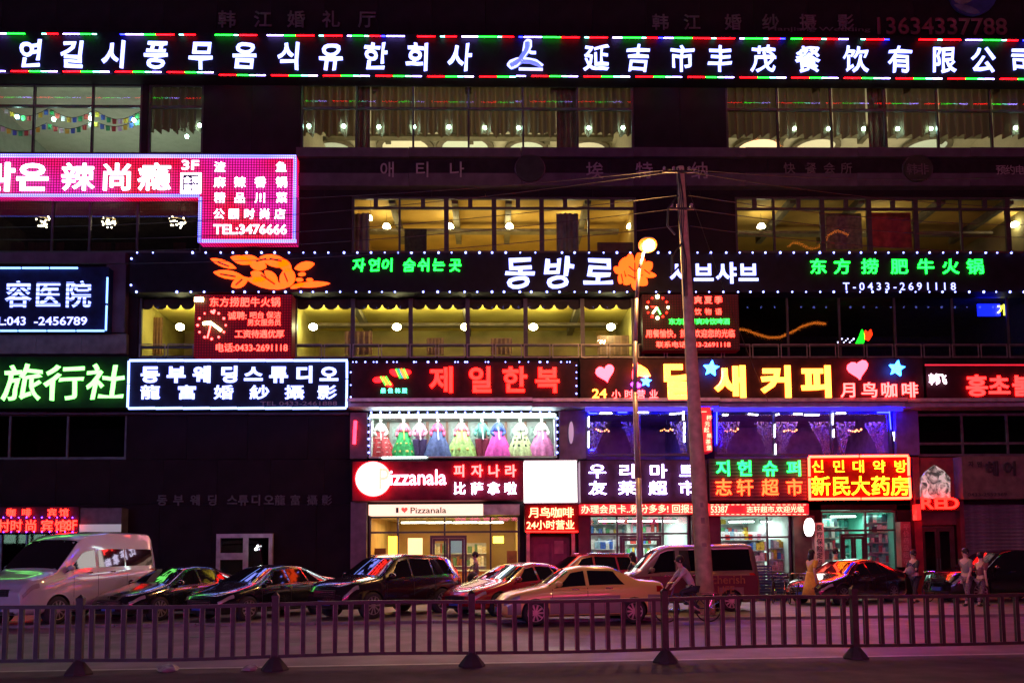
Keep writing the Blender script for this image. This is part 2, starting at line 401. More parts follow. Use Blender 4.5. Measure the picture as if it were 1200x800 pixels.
def curtain(x0, x1, y0, y1, label, m=CURT, Y=FY + .5, pitch=9.5, amp=.17, group='striped curtains of the top storey'):
    a, b, c, d = rect(x0, y0, x1, y1, Y); n = max(8, int((x1 - x0) / pitch * 10)); vs = []; fs = []
    for i in range(n + 1):
        x = a + (b - a) * i / n; ph = 2 * math.pi * (x1 - x0) / pitch * i / n
        yy = amp * math.sin(ph) + .04 * math.sin(ph * .37)
        vs += [(x, Y + yy, c + .04 * math.sin(ph * .5)), (x, Y + yy * .7, d)]
    fs = [(2 * i, 2 * i + 2, 2 * i + 3, 2 * i + 1) for i in range(n)]
    o = MB().add(vs, fs).build('curtain', m, smooth=True); return tag(o, label, 'curtain', group)
curtain(176, 236, 97, 154, 'beige gathered curtain in the narrow top window beside the flag garlands')
for i, (a, b) in enumerate(((354, 416), (435, 484), (486, 548), (550, 612), (614, 651), (677, 741))):
    curtain(a, b, 98, 158, ['first', 'second', 'third', 'fourth', 'fifth', 'last'][i] + ' gathered beige curtain from the left in the middle top windows')
for i, (a, b) in enumerate(((853, 911), (913, 974), (976, 1016), (1040, 1099), (1101, 1162), (1164, 1228))):
    curtain(a, b, 99, 160, ['first', 'second', 'third', 'fourth', 'fifth', 'last'][i] + ' gathered beige curtain from the left in the right top windows')
DRAPE = mat('brown_drape', (.12, .09, .045), .9, var=.3)
for x0, x1, s_ in ((417, 434, 'beside the second middle top pane'), (652, 676, 'between the fifth and last middle top panes'), (1017, 1039, 'beside the third right top pane')):
    o = curtain(x0, x1, 98, 179, 'dark brown full height drape ' + s_, DRAPE, FY + .45, 6, .06, None)
# ceiling coves and lamps of the top storey
COVES = [emit('cove_lit_a', (1, .93, .62), .85), emit('cove_lit_b', (1, .88, .55), .5), emit('cove_lit_c', (.9, 1, .75), .3)]; RING = mat('cove_ring', (.16, .13, .09), .6)
LAMPW = emit('lamp_green_white', (.55, 1, .85), 14)
def cove(px, py, r, label, zc):
    p = U(px, py, Z=zc - .12)
    t = thing('ceiling_cove', label, 'ceiling light', p, group='round lit coves in the banquet hall ceiling')
    MB().lathe([(r * 1.25, 0), (r * 1.25, -.1), (r, -.1), (r, 0)], n=24).build('rim', RING, t, world=False)
    MB().lathe([(r * .98, -.03), (r * .6, .02)], n=24).build('glow_panel', COVES[int(px) % 3], t, world=False)
for px, s_ in ((392, 'leftmost lit round ceiling cove of the middle banquet windows'), (475, 'lit round ceiling cove behind the second middle top pane'), (545, 'lit round ceiling cove behind the third middle top pane'), (617, 'lit round ceiling cove behind the fourth middle top pane'), (688, 'rightmost lit round ceiling cove of the middle banquet windows')):
    cove(px, 172 + (px % 5), .75 + (px % 7) * .05, s_, rB[3])
for px, s_ in ((888, 'lit round ceiling cove behind the first right top pane'), (955, 'lit round ceiling cove behind the second right top pane'), (1085, 'lit round ceiling cove behind the fourth right top pane')):
    cove(px, 172, .9, s_, rC[3])
cnt = {}
sp = MB().ball((0, 0, 0), .07, 8, 5).mesh('spot_lamp', LAMPW)
pn = {0: 'first', 1: 'second', 2: 'third', 3: 'fourth', 4: 'fifth', 5: 'sixth', 6: 'seventh', 7: 'eighth', 8: 'ninth', 9: 'tenth', 10: 'eleventh', 11: 'twelfth', 12: 'thirteenth', 13: 'fourteenth', 14: 'fifteenth', 15: 'sixteenth', 16: 'seventeenth'}
for i, (x, y) in enumerate(((20, 137), (63, 140), (106, 139), (157, 141), (219, 160), (234, 147), (362, 148), (403, 148), (444, 149), (485, 149), (526, 149), (568, 150), (608, 150), (690, 150), (730, 150), (931, 151), (971, 151), (1012, 151), (1052, 151), (1091, 151), (1190, 150))):
    o = link('downlight', sp); o.location = U(x, y, Y=FY + .36 if x > 260 else FY + 1.5)
    o.location.y = FY + .36; o.location = U(x, y, Y=FY + .36)
    side = 'left' if x < 260 else ('middle' if x < 800 else 'right')
    cnt[side] = cnt.get(side, -1) + 1
    tag(o, f'{pn[cnt[side]]} tiny greenish downlight counted from the left in the {side} top windows', 'lamp', 'downlights of the top storey ' + side)
# flag garlands in the left top window
FLG = [mat('flag_' + n_, c_, .8, var=.2) for n_, c_ in (('white', (.7, .7, .7)), ('green', (.05, .4, .12)), ('yellow', (.6, .5, .05)), ('red', (.4, .06, .05)), ('blue', (.06, .12, .4)))]
for (x0, y0, x1, y1, sg, lb) in ((4, 128, 164, 134, 10, 'upper garland of small paper flags inside the left top window'), (0, 150, 164, 142, 8, 'lower garland of small bright flags inside the left top window')):
    g_ = thing('flag_garland', lb, 'garland', U(x0, y0, FY + .5)); n = 24; pts = []
    for i in range(n + 1):
        t = i / n; pts.append(U(x0 + (x1 - x0) * t, y0 + (y1 - y0) * t + sg * abs(math.sin(t * math.pi * 3)) - 3, FY + .5))
    MB().path(pts, .012, 4).build('string', FRAME, g_)
    for i in range(n):
        p = (pts[i] + pts[i + 1]) / 2; w_ = .085; o = MB().add([(-w_, 0, 0), (w_, 0, 0), (w_ * .9, .015, -.2), (-w_ * .9, .02, -.2)], [(0, 1, 2, 3)]).build('flag', FLG[i * 7 % 5], g_, loc=p)
# ---- storey with pendant lamps
PW = mat('room_wall_ochre', (.42, .27, .06), .8, var=.35, scale=.5)
for wd, xs_, yt in ((window(412, 230, 746, 296, [468, 523, 579, 635, 690], [243], thick=(523, 579, 635)), [412, 468, 523, 579, 635, 690, 746], 236.5), (window(862, 230, 1230, 296, [908, 965, 1020, 1075, 1128, 1183], [244], thick=(965, 1020, 1075, 1183)), [862, 908, 965, 1020, 1075, 1128, 1183, 1230], 237)):
    for x0, x1 in zip(xs_, xs_[1:]):
        q = rect((x0 + x1) / 2 - 2.5, yt - 5.3, (x0 + x1) / 2 + 2.5, yt + 5.3, FY); boxobj('mullion', q[0], q[1], FY + .07, FY + .16, q[2], q[3], FRAME, wd)
window(-40, 231, 236, 296, [60, 104, 160], [], g=DGLASS)
rD = room(410, 230, 748, 296, 7, PW, PW); rE = room(860, 230, 1230, 296, 7, mat('room_wall_olive', (.2, .17, .07), .8, var=.5, scale=.6), PW); rF = room(-40, 231, 238, 296, 7, DARKW, DARKW)
area((rD[0] + rD[1]) / 2, FY + 3.2, rD[2] + 1, (rD[1] - rD[0]) * .8, 3, (1, .72, .22), 210, rx=math.pi)
area((rE[0] + rE[1]) / 2 - 1, FY + 3.2, rE[2] + 1, (rE[1] - rE[0]) * .6, 3, (1, .82, .42), 34, rx=math.pi)
SHADE = emit('pendant_shade_glow', (1, .88, .5), 9)
def pendant(px, py, Y, label, zc, m=SHADE, r=.17):
    p = U(px, py, Y); t = thing('pendant_lamp', label, 'lamp', p, group=None)
    MB().lathe([(.03, .12), (r * .7, .07), (r, -.05), (r * .9, -.06)], n=12).build('lamp_shade', m, t, world=False, smooth=True)
    MB().tube((0, 0, .12), (0, 0, max(.2, zc - p.z)), .008, n=4).build('cord', FRAME, t, world=False)
for px, py, lb in ((453, 265, 'dome pendant lamp in the first amber window pane above the black restaurant sign'), (527, 265, 'dome pendant lamp just behind the second thick mullion of the amber windows'), (597, 265, 'dome pendant lamp in the fourth amber window pane'), (667, 265, 'dome pendant lamp in the fifth amber window pane beside the grey curtain'), (739, 265, 'dome pendant lamp at the far right edge of the amber windows by the street lamp'), (892, 265, 'dome pendant lamp in the first right olive window pane'), (1031, 277, 'flat glowing ceiling lamp low in the fourth right olive window pane'), (1189, 263, 'round glowing ceiling lamp at the right end of the olive windows')):
    pendant(px, py, FY + 2.0, lb, rD[3])
pendant(434, 256, FY + .8, 'small slim wall lamp at the left end of the amber windows', rD[3], r=.08)
GC = mat('grey_green_curtain', (.14, .15, .12), .9)
curtain(652, 678, 250, 295, 'grey green curtain beside a pendant lamp in the amber windows', GC, FY + .6, 6, .05, None)
curtain(415, 433, 250, 295, 'dark grey curtain at the left end of the amber windows', GC, FY + .6, 6, .05, None)
CH = emit('crystal_glow', (1, .85, .5), 10)
for i, (px, py) in enumerate(((50, 259), (129, 260), (208, 260))):
    p = U(px, py, FY + 1.2)
    t = thing('chandelier', ['leftmost', 'middle', 'rightmost'][i] + ' crystal chandelier in the dark window under the pink dot sign', 'chandelier', p)
    mb = MB()
    for k in range(26):
        th = random.uniform(0, 6.28); rr = random.uniform(.05, .3); mb.ball((rr * math.cos(th), rr * math.sin(th), random.uniform(-.26, .2) * (1 - rr)), .034, 5, 3)
    o = mb.build('crystals', CH, t, world=False); o['kind'] = 'stuff'
    MB().lathe([(.31, .05), (.31, .08), (.28, .08), (.28, .05)], n=14).tube((0, 0, .08), (0, 0, .9), .012, n=5).build('hoop', mat('brass', (.4, .28, .1), .3, .9), t, world=False)
BLIND = mat('bamboo_blind', (.3, .17, .09), .8, var=.3, scale=8)
for i, (x0, x1) in enumerate(((12, 28), (33, 62), (66, 75), (102, 130), (135, 160), (203, 218))):
    a, b, c, d = rect(x0, 284, x1, 296, FY + .4); t = thing('bamboo_blind', f'{pn[i]} low slatted brown blind from the left under the pink dot sign', 'blind', ((a + b) / 2, FY + .4, c))
    for k in range(5):
        z = c + (d - c) * (k + .5) / 5; boxobj('slat', a, b, FY + .4, FY + .42, z - .03, z + .03, BLIND, t)
area(U(100, 260, FY + 1).x, FY + 1.5, rF[2] + 1.4, 7, 1, (1, .6, .4), 7, rx=math.pi)
# ---- storey with the yellow dining booths
window(162, 345, 230, 419, [], [406]); window(345, 345, 743, 419, [413, 481, 548, 616, 683], [404], thick=(413, 481, 548, 616, 683), fw=.08)
window(752, 345, 1230, 419, [838, 924, 985, 1050, 1118, 1183], [404], g=DGLASS)
BW = mat('booth_wall', (.3, .26, .07), .8, var=.4, scale=.8); BC = mat('booth_ceiling', (.55, .45, .10), .8, var=.25, scale=.6)
rG = room(160, 352, 232, 419, 5, BW, BC); rH = room(343, 352, 745, 419, 5, BW, BC); rI = room(750, 345, 1230, 419, 7, DARKW, DARKW)
GLOBE = emit('booth_globe', (1, .92, .45), 16)
for r_ in (rG, rH):
    n = max(1, round((r_[1] - r_[0]) / 2.2))
    for k in range(n): area(r_[0] + (r_[1] - r_[0]) * (k + .5) / n, FY + 1.2, r_[3] - .35, 1.2, .6, (1, .8, .2), 28, rx=math.pi)
    area((r_[0] + r_[1]) / 2, FY + 1.6, r_[3] - .1, (r_[1] - r_[0]) * .8, 1, (1, .84, .3), 15 * n)
for i, px in enumerate((211, 367, 465, 545, 625, 716)):
    o = MB().ball((0, 0, 0), .17, 10, 7, .75).build('globe_lamp', GLOBE, smooth=True, loc=U(px, 383, FY + 1.0))
    tag(o, ['glowing globe lamp in the small booth window left of the red dot panel', 'glowing globe lamp in the first yellow booth pane right of the red dot panel', 'glowing globe lamp in the second wide yellow booth pane', 'glowing globe lamp behind the mullion of the third yellow booth pane', 'glowing globe lamp in the fourth wide yellow booth pane', 'glowing globe lamp in the last yellow booth pane beside the lamp post'][i], 'lamp')
VAL = mat('dark_valance', (.03, .022, .02), .9)
def valance(x0, x1, y0, lb):
    Y = FY + .25; pts = [(x0, y0)]; n = max(2, round((x1 - x0) / 17)); w_ = (x1 - x0) / n; out = [(x0, y0 - 14), (x1, y0 - 14)]
    for k in range(n, 0, -1):
        cx = x0 + w_ * (k - .5)
        for q in range(0, 6): t = math.pi * q / 5; out.append((cx + w_ / 2 * math.cos(t), y0 + 6 * math.sin(t)))
    o = shape(None, out, Y, VAL, .03, 'scalloped_valance'); return tag(o, lb, 'valance')
valance(346, 413, 357, 'dark scalloped valance over the first yellow booth pane'); valance(415, 481, 357, 'dark scalloped valance over the second yellow booth pane'); valance(483, 547, 357, 'dark scalloped valance over the third yellow booth pane'); valance(549, 615, 357, 'dark scalloped valance over the fourth yellow booth pane'); valance(617, 682, 357, 'dark scalloped valance over the fifth yellow booth pane'); valance(684, 741, 357, 'dark scalloped valance over the last yellow booth pane'); valance(164, 228, 357, 'dark scalloped valance over the small booth window on the left')
# booth tables and backs behind the glass
WOODD = mat('dark_wood', (.12, .06, .03), .5, var=.4, scale=6)
for i, (x0, x1, y0) in enumerate(((172, 190, 372), (404, 436, 388), (700, 740, 393), (500, 520, 396), (575, 600, 396))):
    a, b, c, d = rect(x0, y0, x1, 404, FY + 1.6); t = thing('booth_screen', ['tall wooden booth screen in the small left window', 'wooden booth screen behind the first thick mullion', 'slatted wooden booth screen in the last yellow pane', 'low wooden seat back in the third yellow pane', 'low wooden seat back in the fourth yellow pane'][i], 'screen', ((a + b) / 2, FY + 1.6, c - .3))
    boxobj('screen_panel', a, b, FY + 1.6, FY + 1.66, c - .4, d, WOODD, t)
    for k in range(5):
        x = a + (b - a) * (k + .5) / 5; boxobj('slat', x - .03, x + .03, FY + 1.56, FY + 1.597, c - .4, d, mat('mid_wood', (.2, .11, .05), .5), t)
# balcony railing along the booth storey
rail = thing('balcony_railing', 'thin dark metal railing below the booth windows', 'railing', U(700, 419, FY - .3))
for x0, x1 in ((162, 228), (345, 1215)):
    n = round((x1 - x0) / 34)
    for i in range(n):
        a, b, c, d = rect(x0 + (x1 - x0) * i / n, 403, x0 + (x1 - x0) * (i + 1) / n, 419, FY - .3); a += .04; b -= .04
        MB().box(a, b, FY - .32, FY - .29, d - .03, d).box(a, b, FY - .32, FY - .29, c, c + .03).box(a, a + .03, FY - .32, FY - .29, c + .03, d - .03).box(b - .03, b, FY - .32, FY - .29, c + .03, d - .03).build('rail_panel', mat('rail_metal', (.2, .17, .17), .4, .6), rail)
# ---- mezzanine: dark glass at the left, cafe windows, dark glass at the right
window(-40, 484, 148, 538, [10, 78], [], g=DGLASS, f=mat('pale_frame', (.07, .07, .07), .5)); room(-40, 484, 150, 538, 5, DARKW)
window(1075, 484, 1230, 534, [1129, 1182], [519], g=DGLASS, f=ALU); rJ = room(1073, 484, 1230, 534, 6, DARKW, mat('cafe_ceiling', (.2, .17, .16), .8))
area(rJ[0] + 2, FY + 3, rJ[3] - .4, 2, 1, (1, .8, .6), 8)
NAVY = mat('cafe_wall', (.32, .16, .34), .7, var=.3)
window(687, 482, 809, 534, [750], [], fw=.1); rK = room(685, 482, 811, 534, 5, NAVY)
window(837, 482, 1046, 534, [908, 976], [], fw=.1); rL = room(835, 482, 1048, 534, 5, NAVY)
area((rK[0] + rK[1]) / 2, FY + 2, rK[3] - .5, 3, .5, (.10, .10, 1), 24); area((rL[0] + rL[1]) / 2, FY + 2, rL[3] - .5, 5, .5, (.7, .18, .65), 24)
SHEER = bpy.data.materials.new('sheer_curtain'); SHEER.use_nodes = True
_n = SHEER.node_tree.nodes; _l = SHEER.node_tree.links; _b = _n['Principled BSDF']; _b.inputs['Base Color'].default_value = (.5, .35, .45, 1); _b.inputs['Roughness'].default_value = .9
_tc = _n.new('ShaderNodeTexCoord'); _v = _n.new('ShaderNodeTexVoronoi'); _v.inputs['Scale'].default_value = 14; _r = _n.new('ShaderNodeMath'); _r.operation = 'LESS_THAN'; _r.inputs[1].default_value = .5
_tr = _n.new('ShaderNodeBsdfTransparent'); _x = _n.new('ShaderNodeMixShader'); _l.new(_tc.outputs['Object'], _v.inputs[0]); _l.new(_v.outputs['Distance'], _r.inputs[0]); _l.new(_r.outputs[0], _x.inputs[0]); _l.new(_tr.outputs[0], _x.inputs[1]); _l.new(_b.outputs[0], _x.inputs[2]); _l.new(_x.outputs[0], _n['Material Output'].inputs[0])
def swag(x0, x1, lean, lb):
    Y = FY + .35; n = 14; vs = []; a, b, c, d = rect(x0, 494, x1, 533, Y)
    for j in range(9):
        v = j / 8; wd = 1 - .62 * math.sin(v * math.pi * .62) ** 2; off = lean * (b - a) * .3 * v
        for i in range(n + 1):
            u = i / n - .5; vs.append(((a + b) / 2 + off + u * (b - a) * wd, Y + .05 * math.sin(u * 30), d + (c - d) * v))
    fs = [(j * (n + 1) + i, j * (n + 1) + i + 1, (j + 1) * (n + 1) + i + 1, (j + 1) * (n + 1) + i) for j in range(8) for i in range(n)]
    o = MB().add(vs, fs).build('swag_curtain', SHEER, smooth=True); tag(o, lb, 'curtain', 'sheer swag curtains of the cafe')
for x0, x1, ln, lb in ((690, 712, -1, 'sheer swag curtain at the left edge of the left cafe window'), (728, 748, 1, 'sheer swag curtain in the middle of the left cafe window'), (785, 806, 1, 'sheer swag curtain at the right edge of the left cafe window'), (840, 868, -1, 'sheer swag curtain at the left edge of the wide cafe window'), (884, 906, 1, 'sheer swag curtain left of the second mullion of the wide cafe window'), (910, 936, -1, 'sheer swag curtain right of the second mullion of the wide cafe window'), (948, 974, 1, 'sheer swag curtain left of the third mullion of the wide cafe window'), (980, 1004, -1, 'sheer swag curtain right of the third mullion of the wide cafe window'), (1012, 1038, 1, 'sheer swag curtain at the right edge of the wide cafe window')):
    swag(x0, x1, ln, lb)
WC = emit('warm_crystal', (1, .6, .45), 1.6)
for i, (x, lb) in enumerate(((706, 'small warm wall chandelier at the left of the left cafe window'), (781, 'small warm chandelier at the right of the left cafe window'), (857, 'small warm chandelier in the first pane of the wide cafe window'), (926, 'small warm chandelier in the second pane of the wide cafe window'), (1002, 'small warm chandelier in the last pane of the wide cafe window'))):
    t = thing('cafe_chandelier', lb, 'chandelier', U(x, 504, FY + .7)); mb = MB()
    for k in range(7): mb.ball((-.24 + .08 * k, random.uniform(-.05, .05), random.uniform(-.05, .05)), random.uniform(.02, .045), 5, 3)
    mb.build('candle_lamps', WC, t, world=False)['kind'] = 'stuff'
    MB().tube((-.27, 0, -.06), (.27, 0, -.06), .012, n=4).tube((0, 0, -.06), (0, 0, .5), .01, n=4).build('bracket', FRAME, t, world=False)
BLU = emit('blue_tube', (.01, .016, 1), 30); WVI = emit('violet_white_tube', (.75, .75, 1), 7)
bs = thing('blue_strip_light', 'deep blue strip light glowing under the canopy over the cafe windows', 'strip light', U(860, 479, FY - .5))
for x in range(690, 1056, 24):
    if not 812 < x < 834: tubeseg(bs, x, 477 + 1, x + 22, 477 + 1, FY - .4, BLU, .035)
for x0, x1 in ((686, 808), (836, 1058)):
    q = rect(x0, 476.8, x1, 481.8, FY - .95); boxobj('blue_diffuser', q[0], q[1], FY - .97, FY - .91, q[2], q[3], emit('blue_diffuse', (.012, .02, .75), 1.0), bs)
ws = thing('window_tube_light', 'broken white violet tubes framing the cafe windows', 'strip light', U(860, 482, FY - .1))
for x0, y0, x1, y1 in ((690, 484, 700, 484), (703, 484, 717, 484), (724, 483, 735, 483), (748, 483, 760, 483), (785, 485, 800, 484), (690, 488, 690, 500), (690, 505, 690, 524), (801, 480, 801, 492), (802, 495, 802, 508), (802, 510, 802, 518), (691, 527, 696, 527), (847, 486, 853, 486), (877, 485, 888, 486), (909, 486, 913, 485), (930, 485, 940, 485), (943, 486, 960, 486), (980, 484, 991, 484), (1028, 483, 1043, 483), (840, 480, 840, 520), (908, 497, 908, 512), (909, 520, 909, 532), (976, 484, 976, 497), (977, 503, 977, 512), (1042, 480, 1044, 503), (1047, 506, 1049, 521)):
    tubeseg(ws, x0, y0, x1, y1, FY - .02, WVI if random.random() < .7 else BLU, .02)

# beams, ducts and clutter that break up the lit rooms
BEAM = mat('ceiling_beam', (.12, .10, .06), .8); DUCT = mat('duct_grey', (.12, .10, .06), .6)
for r_, xs_, yb in ((rD, (.14, .36, .55, .83), 1.3), (rE, (.2, .42, .68, .9), 1.6), (rH, (.17, .5, .84), 1.0), (rB, (.22, .5, .76), 2.2), (rC, (.3, .58, .86), 2.0)):
    for i, f in enumerate(xs_):
        x = r_[0] + (r_[1] - r_[0]) * f; boxobj('ceiling_beam', x - .12, x + .12, FY + .4, FY + 4.8, r_[3] - .28, r_[3] - .005, BEAM, B)
    boxobj('ceiling_duct', r_[0] + .3, r_[1] - .3, FY + yb + 1.6, FY + yb + 2.0, r_[3] - .42, r_[3] - .3, DUCT, B)
def poster(x0, x1, y0, y1, m, lb, d=1.2, nm='wall_panel_board', cat='board'):
    q = rect(x0, y0, x1, y1, FY + d); o = boxobj(nm, q[0], q[1], FY + d, FY + d + .05, q[2], q[3], m); tag(o, lb, cat)
poster(1022, 1068, 249, 290, mat('banner_red', (.28, .04, .03), .7, var=.5), 'dull red banner hanging in the right olive windows', 1.0, 'banner', 'banner')
poster(968, 1010, 250, 292, mat('banner_olive', (.16, .15, .08), .7, var=.5, scale=6), 'dark olive board behind the second thick mullion of the right windows', 1.0, 'banner', 'banner')
poster(474, 500, 268, 294, mat('plant_dark', (.03, .04, .02), .8, var=.6, scale=8), 'dark low screen in the second amber pane', .9, 'screen', 'screen')
poster(700, 742, 284, 295, mat('seat_brown', (.09, .05, .03), .8), 'brown seat back at the sill of the last amber panes', .9, 'seat', 'seat')
# ================================================================== signs
WHITE = burnt('neon_white', (.24, .28, 1), 5.5); WHITE2 = burnt('neon_white_soft', (.3, .33, 1), 3.4)
GREEN = emit('neon_green', (.25, 1, .3), 2.6); GREEN2 = emit('neon_green_cyan', (.02, .9, .22), 1.6); TEAL = emit('neon_teal', (.02, .75, .45), 1.5)
RED = emit('neon_red', (1, .035, .02), 2.2); REDP = emit('neon_red_pink', (1, .22, .2), 2.8); ORANGE = emit('neon_orange', (1, .18, .01), 1.6)
YEL = emit('neon_yellow', (1, .52, .13), 1.7); PINK = emit('neon_pink', (1, .22, .35), 2.0); BLUEL = emit('neon_blue', (.1, .25, 1), 4)
AMB = emit('logo_amber', (1, .25, .0), 1.0); UNLIT = mat('unlit_letter', (.22, .17, .19), .5, var=.2); DOT = burnt('bulb_white', (.2, .24, 1), 9)
UNLIT2 = mat('unlit_letter_red', (.13, .035, .045), .5); UNLIT3 = mat('unlit_letter_dim', (.09, .065, .075), .5)
# ---- roof line unlit lettering
def unlit(name, label, text, xs, y0, y1, m=UNLIT, Y=31.9, style='bold', root=None):
    t = root or thing(name, label, 'sign', U(sum(xs) / len(xs), y1, Y)); chars(t, text, xs, y0, y1, m, Y - .05, style); return t
unlit('unlit_lettering', 'faint unlit Chinese characters at the upper left above the long top sign', '韩江婚礼厅', [266, 308, 347, 388, 430], 12, 33, UNLIT3)
t = unlit('unlit_lettering', 'faint unlit Chinese characters and phone number at the upper right above the top sign', '韩江婚纱摄影', [774, 811, 859, 903, 947, 991], 16, 36, UNLIT3)
line(t, 'Hanjiang Wedding', 900, 1020, 32, 38, UNLIT3, 31.85, 'thin'); line(t, '13634337788', 1028, 1180, 21, 41, UNLIT2, 31.85)
t = thing('round_emblem', 'big unlit round blue emblem cut by the top edge of the picture', 'emblem', U(1139, 0, 31.8))
shape(t, blob(1139, -6, 28, 26, n=24), 31.9, mat('emblem_blue', (.02, .025, .12), .4), .1, 'disc'); shape(t, blob(1128, -8, 15, 14, .4, pinch=.5), 31.79, mat('emblem_grey', (.12, .11, .13), .4), .03, 'leaf')
shape(t, blob(1133, 11, 16, 4, .3, pinch=.5), 31.79, mat('emblem_grey2', (.08, .08, .14), .4), .03, 'leaf')
# ---- long top sign
t = sign('long_top_sign', 'very long black sign with glowing white Korean and Chinese company name across the top', (-60, 41, 1260, 90), 31.3, .7)
xs = [36, 85, 134, 183, 236, 287, 339, 388, 440, 490, 539]
for i, x in enumerate(xs): chars(t, '연길시풍무음식유한회사'[i], [x], 46 + x * .008, 79 + x * .008, WHITE, 31.27, 'brush', wx=.9)
for i, (ch, x) in enumerate(zip('延吉市丰茂餐饮有限公司', [699, 748, 799, 844, 895, 947, 1003, 1055, 1106, 1152, 1198])): chars(t, ch, [x], 51 + (x - 699) * .006, 84 + (x - 699) * .006, WHITE, 31.27, 'brush', wx=.9)
LB = emit('logo_blue', (.16, .25, .85), .9)
lg = thing('sign_logo', 'blue and white looped ribbon logo at the middle of the long top sign', 'logo', U(615, 82, 31.2))
def px(pts): return [U(x, y, 31.12) for x, y in pts]
def ribbon(pts, r, m, nm):
    o = MB().path(px(pts), r, 6); return o.build(nm, m, lg)
ribbon([(613, 62), (615, 50), (618, 47), (622, 48), (622, 55), (619, 60), (612, 70), (606, 77), (599, 80), (595, 76), (598, 72), (606, 69), (618, 69), (628, 71), (636, 77)], .045, WHITE2, 'ribbon_outline')
MB().path([p + Vector((0, .05, 0)) for p in px([(618, 50), (618, 58), (610, 70), (602, 76), (598, 77)])], .13, 6).build('ribbon_fill', LB, lg)
MB().path([p + Vector((0, .05, 0)) for p in px([(610, 71), (622, 71.5), (634, 76)])], .08, 6).build('ribbon_fill', LB, lg)
ribbon([(619, 60), (623, 62), (628, 62)], .06, WHITE2, 'ribbon_tail'); ribbon([(608, 81), (636, 81.5)], .055, WHITE2, 'base_bar')
# coloured tube segments along both edges
CT = {'r': emit('tube_red', (1, .01, .02), 2.6), 'g': emit('tube_green', (.05, .95, .15), 2.2), 'b': emit('tube_blue', (.06, .08, 1), 5), 'w': emit('tube_mint', (.4, .9, .65), 2.4), 'v': emit('tube_violet', (.35, .3, 1), 4)}
tt = thing('tube_light_row', 'upper row of red green and blue tube lights on the long top sign', 'tube lights', U(600, 44, 31.25))
tb = thing('tube_light_row', 'lower row of red green and blue tube lights under the long top sign', 'tube lights', U(600, 88, 31.25))
xp = -50; k = 0
pat = ['w', 'r', 'r', 'b', 'v', 'g']
while xp < 1250:
    L = random.choice((6, 12, 20, 22)) ; c = 'vgwrbvgrwr'[k % 10]; k += 1
    if c in 'wb': L = 6
    if c in 'gr': L = random.choice((14, 22))
    y = 39.5 + xp * .0067
    if random.random() > .07: tubeseg(tt, xp, y, xp + L - 1, y + .1, 31.2, CT[c], .021)
    xp += L + (5 if c == 'r' and random.random() < .5 else 0)
xp = -48; k = 0
while xp < 1250:
    c, L = (('r', 21), ('g', 14), ('w', 8), ('v', 12))[k % 4]; k += 1; y = 83.5 + xp * .0062 + (3 if xp > 250 else 0) - (1 if xp > 600 else 0)
    tubeseg(tb, xp, y, xp + L - 1, y + .1, 31.2, CT[c], .021)
    xp += L + (6 if c == 'v' else 0)
# ---- band with unlit letters between the upper storeys
unlit('unlit_lettering', 'grey unlit Korean letters on the dark band above the amber windows', '애티나', [454, 495, 535], 189, 208, UNLIT, 31.6, 'thin')
unlit('unlit_lettering', 'grey unlit Chinese letters on the dark band right of the dark disc', '埃特纳', [697, 755, 820], 189, 210, UNLIT, 31.6, 'thin')
unlit('unlit_lettering', 'small dim unlit Chinese letters at the right end of the dark band', '预约电话', [1173, 1184, 1195, 1206], 193, 205, UNLIT, 31.6, 'thin')
unlit('unlit_lettering', 'dim unlit letters left of the dark emblem disc at the right of the dark band', '快餐会所', [925, 950, 972, 992], 190, 204, UNLIT3, 31.6, 'thin')
for x, s_ in ((621, 'dark round disc between the grey unlit Korean and Chinese letters'), (1075, 'dark round emblem disc with faint letters at the right of the dark band')):
    t = thing('round_disc', s_, 'emblem', U(x, 198, 31.6)); shape(t, blob(x, 198, 17, 16, n=24), 31.6, mat('disc_dark', (.02, .022, .02), .3), .08, 'disc')
    shape(t, blob(x, 198, 18.2, 17.2, n=24), 31.64, UNLIT3, .02, 'rim')
    if x > 1000: chars(t, '韩非', [1069, 1082], 191, 205, UNLIT3, 31.48, 'thin')
# ---- pink LED sign, L shaped
PLED = led('pink_led', (.95, .003, .05), (.85, .012, .36), 1.15, .10, flat=.22); PWH = emit('led_white', (1, .72, .95), 2.2)
a, b, c, d = rect(-60, 182, 347, 230, 31.2); a2, b2, c2, d2 = rect(233, 230, 347, 284, 31.2)
t = thing('pink_dot_sign', 'bright pink L shaped dot matrix restaurant sign with white letters and phone number', 'sign', (a2, 31.7, c2))
MB().box(a, b, 31.2, 31.68, c, d).build('panel', PLED, t); MB().box(a2, b2, 31.2, 31.68, c2, c - .002).build('panel', PLED, t)
VB = led('violet_led', (.22, .2, 1), (.13, .13, 1), 3)
for r_ in ((-60, 181, 347, 184.5), (-60, 227.5, 233, 230.5), (232.5, 231, 236, 284), (343.5, 185, 347, 280), (236.2, 280.5, 347, 284)):
    q = rect(*r_, 31.17); boxobj('led_border', q[0], q[1], 31.15, 31.198, q[2], q[3], VB, t)
chars(t, '맑은辣尚瘾', [-2, 38, 91, 137, 181], 190, 224, PWH, 31.12, 'bold', wx=1.15)
line(t, '3F', 213, 233, 188, 199, PWH, 31.15)
q = rect(212, 203, 236, 227, 31.17); boxobj('seal_border', q[0], q[1], 31.13, 31.149, q[2], q[3], PWH, t); q = rect(215, 206, 233, 224, 31.17); boxobj('seal', q[0], q[1], 31.10, 31.129, q[2], q[3], mat('seal_navy', (.03, .05, .12), .5), t)
chars(t, '金港', [219.5, 228.5], 206.5, 214.5, PWH, 31.08); chars(t, '购物', [219.5, 228.5], 215.5, 223.5, PWH, 31.08)
